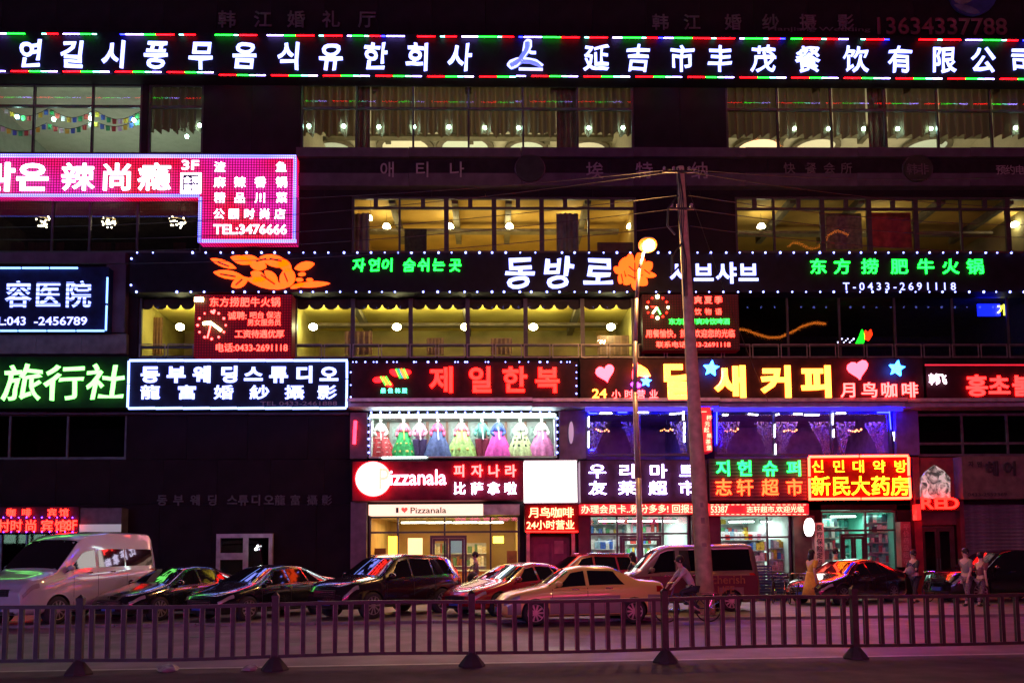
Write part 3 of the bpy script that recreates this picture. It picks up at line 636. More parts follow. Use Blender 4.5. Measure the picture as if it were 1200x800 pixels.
chars(t, '渣鱼', [257.5, 329.5], 189, 202, PWH, 31.12); chars(t, '麻辣香锅', [257.5, 281, 305, 330], 206.5, 220, PWH, 31.12); chars(t, '精品川菜', [257.5, 281, 305, 330], 225, 238, PWH, 31.12)
chars(t, '公园时尚店', [256.5, 274, 292, 310, 328], 244, 257, PWH, 31.12); line(t, 'TEL:3476666', 250, 336, 263, 274.5, PWH, 31.12)
# ---- clinic sign
CB = mat('clinic_board', (.006, .014, .06), .6, spec=.15); BH = burnt('clinic_white', (.24, .3, 1), 4.2); BT = burnt('clinic_tube', (.16, .34, 1), 4)
t = sign('clinic_sign', 'navy clinic sign with pale blue tubes, striped Chinese letters and a phone number', (-60, 313, 126, 388), 31.25, .42, CB)
chars(t, '容医院', [21.5, 56, 91.5], 328, 361, BH, 31.22, 'bold', wx=.95)
for y in range(331, 361, 5):     # dark louvre strips that stripe the letters
    q = rect(5, y, 107, y + .9, 31.02); boxobj('louvre', q[0], q[1], 31.03, 31.05, q[2], q[3], CB, t)
line(t, 'L:043', -2, 30, 371, 381, WHITE2, 31.22); line(t, '-2456789', 40, 102, 371, 381, WHITE2, 31.22)
for s_ in ((-40, 314, 24, 314), (26, 314, 57, 314), (59, 314, 91, 314), (126, 325, 125, 355), (125, 358, 124, 387), (-40, 387.5, 20, 387.5), (22, 387.5, 54, 387.5), (56, 387.5, 88, 387.5), (90, 387.5, 122, 387.5)): tubeseg(t, *s_, 31.18, BT, .036)
# ---- green travel agency sign
t = sign('travel_sign', 'dark green sign with large glowing green brush characters on the left', (-60, 418, 149, 478), 31.2, .6, mat('green_board', (.0015, .016, .003), .6, spec=.15))
chars(t, '旅行社', [26, 75.5, 124], 425, 470, burnt('travel_green', (.2, 1, .17), 4.5), 31.0, 'brush', wx=1.06)
chars(t, '春秋国际', [-170 + 40, -80, -50, -24], 425, 470, MATS['travel_green'], 31.0, 'brush')
# ---- wedding studio sign
t = sign('studio_sign', 'dark blue wedding studio sign outlined in white tubes with two rows of white letters', (150, 421, 407, 478), 31.0, .8, mat('studio_board', (.008, .014, .03), .6, spec=.15))
xs = [176, 206.5, 237, 269, 297, 326.5, 357, 385.5]; chars(t, '동부웨딩스튜디오', xs, 428.5, 448, WHITE, 30.95, 'fat', wx=1.18)
chars(t, '龍富婚紗攝影', [176, 219, 262, 304, 345, 383], 450.5, 468, WHITE, 30.95, 'fat', wx=1.35)
line(t, 'TEL 0433-2461888', 305, 395, 470, 475, UNLIT, 30.95, 'thin')
TW = burnt('studio_tube', (.22, .32, 1), 5)
for i in range(8):
    x = 152 + i * 32; tubeseg(t, x, 422.3, x + 31.2, 422.1, 30.93, TW, .045); tubeseg(t, x - 1.5, 478.3, x + 29.6, 477.9, 30.93, TW, .045)
for s_ in ((151, 423, 150.5, 449), (150.5, 450, 149.5, 477), (406.5, 423, 406.5, 443), (406.5, 444.5, 406, 477)): tubeseg(t, *s_, 30.93, TW, .045)
# ---- long middle restaurant sign
t = sign('restaurant_sign', 'long black restaurant sign with an orange flower, white Korean letters and green characters', (152, 297, 1260, 342), 31.2, .7)
pts = [(x + random.uniform(-1.5, 1.5), 296) for x in range(162, 1212, 16) if random.random() > .06] + [(x + random.uniform(-1.5, 1.5), 342) for x in range(160, 1212, 16) if random.random() > .06] + [(154, 303), (153.5, 334)]
bulbs(t, pts, 31.12, DOT, .038)
fl = thing('flower_logo', 'big orange leafy flower logo at the left of the long black restaurant sign', 'logo', U(316, 338, 31.15))
for p in ((262, 309, 16, 4, .35), (268, 322, 18, 5, .15), (281, 331, 11, 6, -.5), (283, 305, 13, 5, .25), (290, 302, 11, 3, 0), (302, 310, 11, 7, .3), (322, 306, 18, 7, .25), (334, 311, 10, 6, .7), (337, 326, 9, 11, .35), (312, 332, 24, 6, .22), (303, 324, 10, 6, .5), (318, 324, 10, 5, .7), (357, 312, 12, 5, -.25), (354, 321.5, 4.5, 2.2, -.1), (351, 328, 4.5, 2.2, 0), (363, 328, 4, 2, 0), (366, 333.5, 21, 3.4, -.06), (349, 335, 9, 2.4, -.3), (299, 329.5, 3.4, 2, 0)):
    shape(fl, blob(*p[:4], p[4], pinch=.55 if p[2] > 9 else 0), 31.12, AMB, .04, 'petal')
GL1 = mat('logo_crease', (.05, .012, .01), .5)
for s_ in ((255, 307, 268, 312), (258, 321, 276, 324), (306, 322, 322, 333), (300, 306, 312, 303), (316, 303, 330, 306), (333, 320, 337, 330), (276, 334, 284, 327)): tubeseg(fl, *s_, 31.06, GL1, .03, 'crease')
fl = thing('leaf_logo', 'ragged orange leaf cluster logo behind the lamp post on the restaurant sign', 'logo', U(744, 338, 31.15))
for p in ((744, 318, 12, 13, 0), (731, 310, 6, 9, .4), (728, 325, 4, 8, .2), (738, 305, 5, 8, .1), (750, 306, 6, 10, -.2), (758, 313, 8, 6, -.7), (760, 322, 9, 3.5, .15), (752, 329, 8, 6, .6), (744, 332, 4.5, 8, 0), (735, 329, 6, 5, -.8), (724, 317, 4, 6, -.9)):
    shape(fl, blob(*p[:4], p[4], pinch=.4), 31.12 - random.uniform(0, .03), AMB, .04, 'leaf')
for s_ in ((744, 308, 744, 328), (737, 312, 744, 318), (751, 311, 745, 318), (736, 322, 744, 326), (753, 322, 745, 326), (728, 321, 730, 330), (755, 316, 762, 321)): tubeseg(fl, *s_, 31.03, GL1, .022, 'crease')
chars(t, '자연이숨쉬는곳', [420.5, 439, 454, 479.5, 497, 514, 533.5], 302.5, 318, GREEN2, 31.17, 'brush', wx=1.0, lean=.0)
chars(t, '동방로', [609, 654, 702], 300, 338, WHITE, 31.17, 'brush', wx=1.0)
chars(t, '샤브샤브', [797, 824.5, 851, 877], 307, 332, WHITE, 31.17, 'bold')
chars(t, '东方捞肥牛火锅', [959, 987, 1019.5, 1054, 1085, 1114, 1143], 302.5, 321.5, GREEN2, 31.17, 'bold', wx=1.1)
line(t, 'T - 0 4 3 3 - 2 6 9 1 1 1 8', 988, 1120, 331, 340, WHITE2, 31.17, 'thin')
# ---- red dot matrix panels of the booth storey
RDOT = led('red_led_panel', (1, .0, .03), (.7, 0, .03), .11, .1); RTX = emit('red_led_text', (1, .16, .1), 2.1); GTX = emit('green_led_text', (.05, 1, .35), 1.2); HOT = emit('orange_hot', (1, .6, .3), 4)
t = sign('red_dot_panel', 'red dot matrix panel with white hiring notice and a clock left of the yellow booths', (228, 345, 342, 418), 31.3, .55, RDOT)
chars(t, '东方捞肥牛火锅', ev(245, 329, 7), 348, 359.5, RTX, 31.22); line(t, '诚聘:', 267, 289, 365, 374.5, RTX, 31.22); line(t, '吧台 保洁', 293, 329, 365, 373, RTX, 31.22); line(t, '男女服务员', 290, 329, 373.5, 381.5, RTX, 31.22)
chars(t, '工资待遇优厚', ev(275, 333, 6), 386, 396, RTX, 31.22); line(t, '电话:0433-2691118', 253, 337, 402, 412, RTX, 31.22)
bulbs(t, [(248 + 16.5 * math.sin(k * math.pi / 6), 381 - 16 * math.cos(k * math.pi / 6)) for k in range(12) if k not in (0,)] + [(248, 365), (250, 366), (251, 364)], 31.22, REDP, .045)
tubeseg(t, 238, 379, 247, 378, 31.2, HOT, .06, 'clock_hand'); tubeseg(t, 247, 378, 259, 387, 31.2, HOT, .05, 'clock_hand'); tubeseg(t, 247, 380, 243, 396, 31.2, REDP, .03, 'clock_hand')
q = rect(228, 348.5, 238, 353, 31.2); boxobj('lit_box', q[0], q[1], 31.18, 31.26, q[2], q[3], HOT, t)
RB2 = led('red_led_dim', (.8, .0, .02), (.4, 0, .01), .05, .1)
t = sign('red_dot_panel', 'dark red dot matrix panel with round clock and green line behind the concrete pole', (753, 345, 866, 410), 31.3, .55, RB2)
bulbs(t, [(770.5 + 12.5 * math.sin(k * math.pi / 6), 360 - 12.5 * math.cos(k * math.pi / 6)) for k in range(12) if k % 3], 31.22, RED, .04)
bulbs(t, [(770.5 + 12.5 * math.sin(k * math.pi / 6), 360 - 12.5 * math.cos(k * math.pi / 6)) for k in range(0, 12, 3)], 31.22, emit('amber_dot', (1, .6, .3), 4), .06)
tubeseg(t, 770, 360, 765, 367, 31.2, HOT, .035, 'clock_hand'); tubeseg(t, 770, 360, 774, 368, 31.2, emit('green_hand', (.3, 1, .4), 2), .025, 'clock_hand'); tubeseg(t, 770, 360, 763, 359, 31.2, RED, .02, 'clock_hand')
chars(t, '爽夏季', [818, 830, 842], 346.5, 356, RTX, 31.22); chars(t, '饮物语', [818, 830, 842], 361, 369, RTX, 31.22)
line(t, '东方捞清爽冷饮啤酒', 784, 855, 373, 380, GTX, 31.22); line(t, '用餐愉快，热情欢迎您的光临', 757, 861, 386, 395.5, RTX, 31.22); line(t, '联系电话0433-2691118', 769, 856, 400, 407, RTX, 31.22)
# ---- hanbok shop sign
DRB = mat('maroon_board', (.03, .005, .01), .6, spec=.15)
t = sign('hanbok_sign', 'dark maroon sign with glowing red Korean letters above the dress display', (411, 424, 677, 471), 31.0, .9, DRB)
bulbs(t, [(x + random.uniform(-3, 3), 424) for x in range(415, 678, 12) for _ in (0, 1) if random.random() > .3] + [(411, y) for y in (436, 451, 465)] + [(675.5, y) for y in (428, 436, 443, 452, 461)], 30.93, DOT, .028)
chars(t, '제일한복', [518, 563, 603, 641.5], 429, 460, RED, 30.94, 'bold', wx=1.0)
chars(t, '最佳韩服', [449, 457.5, 466, 474], 454.5, 460.5, emit('mint_text', (.3, 1, .6), 1.8), 30.9, 'bold')
SG = emit('stripe_green', (.1, .7, .1), 1.2); SY = emit('stripe_yellow', (1, .55, .05), 1.2); SB = emit('stripe_teal', (.02, .45, .45), 1); SR = emit('stripe_red', (1, .02, .02), 1.3)
for cx, cy_, m_ in ((443, 445, SR), (455, 449.5, SR), (462, 437, SR), (476, 436.5, SR)): shape(t, blob(cx, cy_, 6, 3.4, .5 if cx in (455, 462) else -.1, pinch=.2), 30.9, m_, .04, 'ribbon_end')
for x, m_ in ((446, SG), (449, SY), (452, SG)): tubeseg(t, x, 441, x + 6, 451, 30.86, m_, .04, 'ribbon_stripe')
for x, m_ in ((464, SG), (467, SB), (470, SY), (473, SG)): tubeseg(t, x, 432, x + 5, 443, 30.86, m_, .04, 'ribbon_stripe')
# ---- coffee sign
CFB = mat('coffee_board', (.022, .007, .007), .6, spec=.15)
t = sign('coffee_sign', 'dark coffee shop sign with chunky yellow Korean letters, hearts and blue stars', (680, 420, 1082, 470), 31.0, .9, CFB)
chars(t, '달', [797], 424, 468, YEL, 30.93, 'fat'); chars(t, '새커피', [857, 911, 958], 428, 465, YEL, 30.93, 'fat', wx=1.1)
shape(t, heart(709, 437, 11, -.25), 30.85, PINK, .12, 'heart'); shape(t, heart(1004.5, 432.5, 12, -.2), 30.85, PINK, .12, 'heart')
shape(t, star(833, 432, 9.5, .1), 30.85, BLUEL, .12, 'star'); shape(t, star(1050, 432, 9.5, .15), 30.85, BLUEL, .12, 'star'); shape(t, star(757, 447, 6.5, .1), 30.75, BLUEL, .08, 'star')
shape(t, [(741, 427), (750, 428), (758, 433), (762, 441), (755, 442), (749, 440), (745, 443)], 30.85, YEL, .1, 'moon_bird'); shape(t, blob(744, 435, 3, 11, .15), 30.8, PINK, .08, 'moon_bird'); shape(t, blob(745, 451, 6, 3, .2), 30.8, emit('violet_bit', (.7, .2, 1), 2), .08, 'moon_bird')
line(t, '24', 694, 711, 455.5, 466, YEL, 30.88); chars(t, '小时营业', [722, 737, 751, 766], 456, 467, REDP, 30.88, 'thin')
chars(t, '月鸟咖啡', [995, 1019, 1042, 1066], 447, 466, REDP, 30.85, 'bold', wx=1.1)
# ---- sign at the right end
t = sign('chicken_sign', 'dark red sign with glowing red Korean letters at the right edge', (1086, 426, 1260, 470), 31.0, .9, DRB)
chars(t, '홍초불닭', [1145, 1171, 1199, 1225], 439, 464, emit('chicken_red', (1, .06, .05), 2.0), 30.94, 'bold', wx=1.1); chars(t, '韩飞', [1095, 1103], 437, 451, emit('pale_pink', (1, .75, .9), 2), 30.88, 'thin')
tubeseg(t, 1084, 427.5, 1255, 427.5, 30.93, emit('edge_red', (1, .02, .05), .7), .03)
# ---- pizza sign
PZB = mat('pizza_board', (.11, .004, .018), .6, spec=.15)
t = sign('pizza_sign', 'crimson pizza shop sign with a glowing cream disc and white letters', (413, 540, 613, 586), 31.0, .9, PZB)
shape(t, blob(437.5, 561, 19.5, 19, n=32), 30.85, emit('disc_cream', (1, .72, .55), 2.2), .1, 'disc'); shape(t, blob(437.5, 561, 21, 20.5, n=32), 30.9, emit('disc_rim', (1, .2, .25), 2.4), .06, 'disc_rim')
line(t, 'izzanala', 457, 523, 550, 568, emit('pizza_pink', (1, .5, .55), 2.0), 30.88, 'bold'); line(t, 'P', 444, 456, 548, 573, emit('disc_faint', (1, .55, .45), 1.4), 30.72, 'bold')
xs = [538.5, 559, 578.5, 598]; chars(t, '피자나라', xs, 544, 558.5, REDP, 30.88, 'bold', wx=1.0); chars(t, '比萨拿啦', xs, 564, 579.5, emit('pizza_white', (.8, .7, 1), 2.6), 30.88, 'bold', wx=1.0)
t = sign('pizza_strip', 'white lit strip over the pizza shop door with a small red heart', (432, 590.5, 566, 603), 31.1, .85, emit('strip_white', (1, .88, .75), .9), board='lit_panel')
q = rect(566.2, 590.5, 609, 603, 31.1); boxobj('dim_panel', q[0], q[1], 31.1, 31.95, q[2], q[3], mat('dim_panel', (.4, .36, .33), .5), t)
BLK = mat('black_letter', (.02, .015, .02), .6); line(t, 'I', 464, 467, 594.5, 600.5, BLK, 31.06); shape(t, heart(474, 597, 3.8), 31.07, RED, .02, 'heart'); line(t, 'Pizzanala', 481, 523, 594, 601, BLK, 31.06)
# ---- overexposed white sign and cafe sign under it
t = sign('blank_light_box', 'blank overexposed white light box between the pizza and mart signs', (615, 539, 676, 589), 30.95, .9, emit('lightbox_white', (1, .93, .88), 2.4), board='lit_panel')
for r_ in ((614, 538, 677, 539.5), (614, 588.5, 677, 590)): q = rect(*r_, 30.9); boxobj('box_frame', q[0], q[1], 30.9, 31.85, q[2], q[3], ALU, t)
RBD = mat('red_board', (.16, .003, .006), .6, spec=.15)
t = sign('cafe_hours_sign', 'small red sign with white Chinese cafe name and opening hours under the light box', (615, 591, 678, 622), 30.9, .9, RBD)
WR = emit('warm_white_red', (1, .5, .42), 1.7); chars(t, '月鸟咖啡', [626, 639, 652, 665.5], 593.5, 606.5, WR, 30.8, 'bold', wx=1.1); line(t, '24小时营业', 617, 673, 609, 620, WR, 30.8)
tubeseg(t, 616, 622.5, 677, 622.5, 30.85, RED, .03)
# ---- mart sign with outline tubes
MBD = mat('mart_board', (.05, .018, .05), .6, spec=.15)
t = sign('mart_sign', 'purple mart sign with white violet outlined Korean and Chinese letters', (680, 539, 829, 588), 31.0, .9, MBD)
VT = emit('violet_outline', (.55, .42, 1), 3.4); chars(t, '우리마트', [700, 735, 771, 806], 543, 560, VT, 30.85, 'hair', wx=1.35); chars(t, '友莱超市', [700.5, 735, 771, 806], 562.5, 580, VT, 30.85, 'hair', wx=1.3)
SCR = emit('scroll_red', (.9, .0, .012), .4); SCW = emit('scroll_text', (1, .55, .5), 1.5)
t = sign('scroll_sign', 'thin red scrolling text strip over the mart entrance', (679, 590, 831, 602), 30.8, .9, SCR); line(t, '办理会员卡..积分多多! 回报多多', 681, 829, 590.8, 601, SCW, 30.74, 'bold')
t = sign('supermarket_sign', 'dark sign with teal Korean and orange Chinese letters right of the concrete pole', (831, 537, 946, 586), 31.0, .9, mat('super_board', (.07, .03, .05), .6, spec=.15))
for y in range(540, 586, 4): q = rect(832, y, 945, y + 1.2, 31.0); boxobj('ridge', q[0], q[1], 30.97, 30.998, q[2], q[3], mat('ridge', (.09, .045, .06), .4), t)
chars(t, '지헌슈퍼', [848, 873, 902.5, 931], 539, 557.5, TEAL, 30.85, 'bold', wx=1.05); chars(t, '志轩超市', [848, 873, 902.5, 931], 560, 581, emit('super_orange', (1, .24, .04), 1.9), 30.85, 'bold', wx=1.0)
t = sign('scroll_sign', 'thin red scrolling strip with a dashed border over the right supermarket', (831, 590, 948, 603), 30.8, .9, SCR)
line(t, '53387', 833, 853, 592.5, 600.5, SCW, 30.74); line(t, '志轩超市,欢迎光临', 875, 942, 592.5, 600.5, SCW, 30.74)
for i in range(19):
    for y in (591, 602.3): tubeseg(t, 833 + i * 6, y, 836.5 + i * 6, y, 30.76, SCW, .012, 'dash')
# ---- pharmacy sign
t = sign('pharmacy_sign', 'blazing red pharmacy sign with yellow outlined letters and an orange tube frame', (948, 535, 1067, 584), 30.9, 1.0, mat('pharm_board', (.22, .004, .003), .6, spec=.15))
OY = emit('outline_yellow', (1, .5, .05), 2.0); FR = emit('fill_red', (1, .02, .01), .6); xs = [962, 986, 1008.5, 1032, 1055]
chars(t, '신민대약방', [958.5, 983, 1006, 1030, 1055], 538.5, 553.5, OY, 30.72, 'hair', wx=1.1); chars(t, '新民大药房', xs, 556.5, 581, OY, 30.72, 'hair', wx=.98)
chars(t, '신민대약방', [958.5, 983, 1006, 1030, 1055], 538.5, 553.5, FR, 30.78, 'thin', wx=1.1); chars(t, '新民大药房', xs, 556.5, 581, FR, 30.78, 'thin', wx=.98)
FT = emit('frame_orange', (1, .22, .09), 3.2)
for s_ in ((948, 535, 1006, 534.3), (1008, 534.3, 1064, 533.8), (948, 584.5, 1008, 584), (1010, 584, 1067, 583.3), (948, 536, 948.5, 558), (948.5, 560, 949, 583), (1064.5, 535, 1065, 557), (1065.5, 559, 1067, 583)): tubeseg(t, *s_, 30.75, FT, .045)
# ---- RED sign and arched picture
t = thing('arched_light_picture', 'pale arched light picture on the red wall above the RED letters', 'picture', U(1095, 584, 31.5))
ARCH = bpy.data.materials.new('arch_picture'); ARCH.use_nodes = True; _n = ARCH.node_tree.nodes; _l = ARCH.node_tree.links; _b = _n['Principled BSDF']
_tc = _n.new('ShaderNodeTexCoord'); _z = _n.new('ShaderNodeTexNoise'); _z.inputs['Scale'].default_value = 2.2; _z.inputs['Detail'].default_value = 6; _z.inputs['Distortion'].default_value = 2
_r = _n.new('ShaderNodeValToRGB'); _r.color_ramp.elements[0].position = .42; _r.color_ramp.elements[0].color = (.05, .07, .06, 1); _r.color_ramp.elements[1].position = .6; _r.color_ramp.elements[1].color = (.75, .85, .75, 1)
_l.new(_tc.outputs['Object'], _z.inputs[0]); _l.new(_z.outputs[0], _r.inputs[0]); _l.new(_r.outputs[0], _b.inputs['Emission Color']); _l.new(_r.outputs[0], _b.inputs['Base Color']); _b.inputs['Emission Strength'].default_value = .45
shape(t, [(1078, 584), (1078, 560), (1084, 552), (1094, 545), (1105, 552), (1112, 560), (1112, 584)], 31.5, ARCH, .1, 'picture'); 
t = thing('neon_letters', 'glowing red neon word below the arched picture', 'sign', U(1101, 597, 31.5)); chars(t, 'RED', [1087, 1101, 1115], 582, 596, emit('neon_word_red', (1, .03, .015), 3), 31.3, 'fat', wx=1.4)
q = rect(1078, 584.5, 1124, 598, 31.45); boxobj('back_board', q[0], q[1], 31.42, 31.9, q[2], q[3], DRB, t)
q = rect(1071, 591, 1076, 609, 31.3); t = thing('small_red_sign', 'tiny glowing red hanging sign left of the RED letters', 'sign', (q[0], 31.3, q[2])); boxobj('lit_panel', q[0], q[1], 31.1, 31.4, q[2], q[3], emit('tiny_red', (1, .03, .02), .8), t)
t = thing('unlit_shop_board', 'unlit brown shop board with dark Korean letters over the closed shutter', 'sign', U(1165, 584, 31.5)); q = rect(1128, 534, 1260, 584, 31.3); boxobj('board', q[0], q[1], 31.3, 31.95, q[2], q[3], mat('brown_board', (.12, .085, .07), .7), t)
chars(t, '자연헤어', [1137, 1147, 1165, 1185], 541, 547, BLK, 31.2, 'bold') if False else (chars(t, '자연', [1138, 1148], 540, 547, BLK, 31.22, 'bold'), chars(t, '헤어', [1163, 1184], 540, 557, BLK, 31.22, 'fat')); line(t, '0433-2552369', 1134, 1180, 577, 581, BLK, 31.25, 'thin')
# ---- red hotel sign on the far left
t = sign('hotel_sign', 'small dark sign with glowing red Chinese hotel lettering at the far left', (-60, 594, 92, 624), 31.2, .6, mat('hotel_board', (.03, .015, .03), .6, spec=.15))
HR = emit('hotel_red', (1, .07, .03), 2.6); chars(t, '咖啡宾馆', [13, 31, 61, 75], 595, 605, HR, 31.1, 'bold', wx=1.15); chars(t, '村时尚宾馆', [4, 19, 36, 55, 71], 608, 623, HR, 31.1, 'bold'); line(t, '8F', 77.5, 90, 609, 621, HR, 31.1)
bulbs(t, [(x, y) for x in range(4, 92, 9) for y in (606, 623)], 31.15, emit('violet_dot', (.3, .2, 1), 3), .018)
q = rect(92.5, 595, 142, 624, 31.3); t = thing('grey_panel', 'grey shop board with a pale bar beside the red hotel sign', 'sign', (q[0], 31.3, q[2])); boxobj('board', q[0], q[1], 31.3, 31.9, q[2], q[3], mat('grey_board', (.09, .09, .085), .6), t)
q = rect(93, 614, 141.5, 623, 31.25); boxobj('pale_bar', q[0], q[1], 31.25, 31.298, q[2], q[3], emit('dim_grey_lit', (.55, .62, .55), .30), t)
unlit('unlit_lettering', 'barely visible unlit studio lettering on the dark wall above the white framed door', '동부웨딩스튜디오龍富攝影', [190, 209, 229, 249, 272, 285, 300, 315, 328, 346, 366, 383], 579, 592, mat('unlit_dark', (.07, .065, .07), .6), 31.95)
# ---- vertical signs by the doors
t = sign('vertical_plaque', 'white vertical plaque with black Chinese characters left of the pharmacy window', (955, 612, 966, 664), 31.5, .4, mat('plaque_cream', (.75, .62, .5), .5)); chars(t, '医疗保险定点', [960.5] * 6, 0, 0, BLK, 31.4) if False else [chars(t, ch, [960.5], 614 + i * 8.2, 621.5 + i * 8.2, BLK, 31.46, 'bold') for i, ch in enumerate('医疗保险定点')]
t = sign('vertical_plaque', 'dim pink vertical plaque with red characters right of the pharmacy window', (1056, 611, 1068, 664), 31.5, .4, mat('plaque_pink', (.3, .08, .09), .5)); [chars(t, ch, [1062], 613 + i * 8.2, 620.5 + i * 8.2, mat('plaque_text', (.5, .2, .2), .5), 31.46, 'bold') for i, ch in enumerate('平价药品超市')]
t = sign('vertical_dot_sign', 'narrow vertical red dot sign half hidden behind the concrete pole', (822, 477, 834, 529), 31.0, .8, SCR); [chars(t, ch, [x_], 479 + i * 7, 485.5 + i * 7, SCW, 30.94, 'bold') for i, (ch, x_) in enumerate(zip('一杯元起果茶堡', [825, 831, 829, 828, 831, 830, 831]))]
t = thing('oval_lamp', 'white oval light box sign on the wall left of the pharmacy', 'lamp', U(946.5, 627, 31.2)); shape(t, blob(947, 617.5, 5, 10.5, n=20), 31.35, emit('oval_white', (1, .93, .85), 2.6), .2, 'lit_face'); shape(t, blob(948, 617.5, 6.2, 11.8, n=20), 31.5, ALU, .14, 'rim')
t = thing('pink_wall_tube', 'vertical pink neon tube on the wall left of the dress display', 'tube light', U(416, 521, 31.7)); tubeseg(t, 416.5, 493, 415, 520, 31.7, emit('pink_tube', (1, .12, .3), 1.3), .07); boxobj('bracket', *(lambda p: (p.x - .05, p.x + .05, 31.74, 32, p.z - .1, p.z + .1))(U(416, 507, 31.7)), FRAME, t)
t = thing('wall_disc_lamp', 'dim oval wall lamp on the purple wall right of the dress display', 'lamp', U(669, 521, 31.7)); shape(t, blob(669, 507, 2.8, 13, n=16), 31.8, emit('dim_oval', (.6, .5, .7), .35), .15, 'lit_face'); boxobj('bracket', *(lambda p: (p.x - .05, p.x + .05, 31.8, 32, p.z - .1, p.z + .1))(U(669, 507, 31.8)), FRAME, t)
t = thing('blue_window_sign', 'small blue lit sign inside the dark upper right window', 'sign', U(1160, 370, 32.6)); q = rect(1146, 356, 1172, 370, 32.6); boxobj('lit_panel', q[0], q[1], 32.6, 32.65, q[2], q[3], emit('win_blue', (.02, .06, 1), 2.2), t); chars(t, '개', [1175], 356, 370, emit('win_yel', (.8, .8, .3), 2), 32.55, 'bold')
t = thing('christmas_lights', 'small cluster of green, orange and white lights inside the dark right window', 'lights', U(1008, 402, 32.6))
MB().prism([(p.x, p.z) for p in [U(x, y, 32.6) for x, y in ((1003, 402), (1007, 394), (1010, 386), (1013, 394), (1012, 402))]], 32.55, 32.65).build('green_tree', emit('w_green', (.05, 1, .1), 1.6), t)
MB().prism([(p.x, p.z) for p in [U(x, y, 32.6) for x, y in ((1012, 396), (1014, 387), (1017, 390), (1020, 386), (1022, 392), (1018, 399))]], 32.55, 32.65).build('orange_star', emit('w_orange', (1, .15, .02), 2.2), t)
bulbs(t, [(982 + i * 2.3, 401 - (i % 3) * 2) for i in range(9)], 32.6, emit('w_white', (.6, .6, 1), 4), .03)
# ================================================================== dress display
a, b, c, d = rect(432, 484, 653, 537, FY)
CASEW = mat('display_back', (.5, .55, .5), .8, var=.15, scale=2); WOODP = mat('screen_wood', (.35, .18, .12), .5)
case = thing('display_case', 'bright glazed display case full of traditional dresses above the pizza sign', 'display case', ((a + b) / 2, FY, c))
MB().box(a + .02, b - .02, FY + 1.5, FY + 1.55, c, d).box(a + .02, b - .02, FY - .1, FY + 1.5, c + .02, c + .08).box(a + .02, b - .02, FY, FY + 1.5, d - .1, d - .03).box(a + .02, a + .08, FY, FY + 1.5, c + .08, d - .1).box(b - .08, b - .02, FY, FY + 1.5, c + .08, d - .1).build('case_shell', CASEW, case)
boxobj('window_pane', a + .08, b - .08, FY - .02, FY - .015, c + .08, d - .1, glass('case_glass', (.97, .97, .97), refl=.5), case)
DT = emit('display_tube', (.75, 1, .95), 5)
q = rect(435, 485, 650, 490, FY - .05); boxobj('light_bar', q[0], q[1], FY - .1, FY - .03, q[2] + .03, q[3], DT, case)
q = rect(448, 535.5, 500, 537, FY - .05); boxobj('light_bar', q[0], q[1], FY - .14, FY - .11, q[2], q[3], DT, case)
area((a + b) / 2, FY + .35, d - .2, (b - a) * .95, .3, (.85, 1, .95), 210, rx=.35)
for i in range(9):
    x = a + (b - a) * (i + .72) / 9.2
    o = boxobj('screen_post', x - .05, x + .05, FY + 1.4, FY + 1.497, c + .08, d - .1, WOODP, case)
    o = boxobj('screen_panel', x - .62, x - .12, FY + 1.45, FY + 1.495, c + .3, d - .3, mat('screen_paper', (.42, .55, .48), .8, var=.6, scale=9), case)
bulbs(case, [(x, 483) for x in range(435, 655, 11)] + [(432, y) for y in range(490, 537, 8)] + [(653, y) for y in range(490, 537, 8)], FY - .12, DOT, .035)
SKIN = mat('skin', (.55, .36, .26), .55, var=.05); MANN = mat('mannequin_white', (.75, .72, .7), .5, var=.05)
def cloth(n_, c_, v=.25, s=9): return mat('cloth_' + n_, c_, .7, var=v, scale=s)
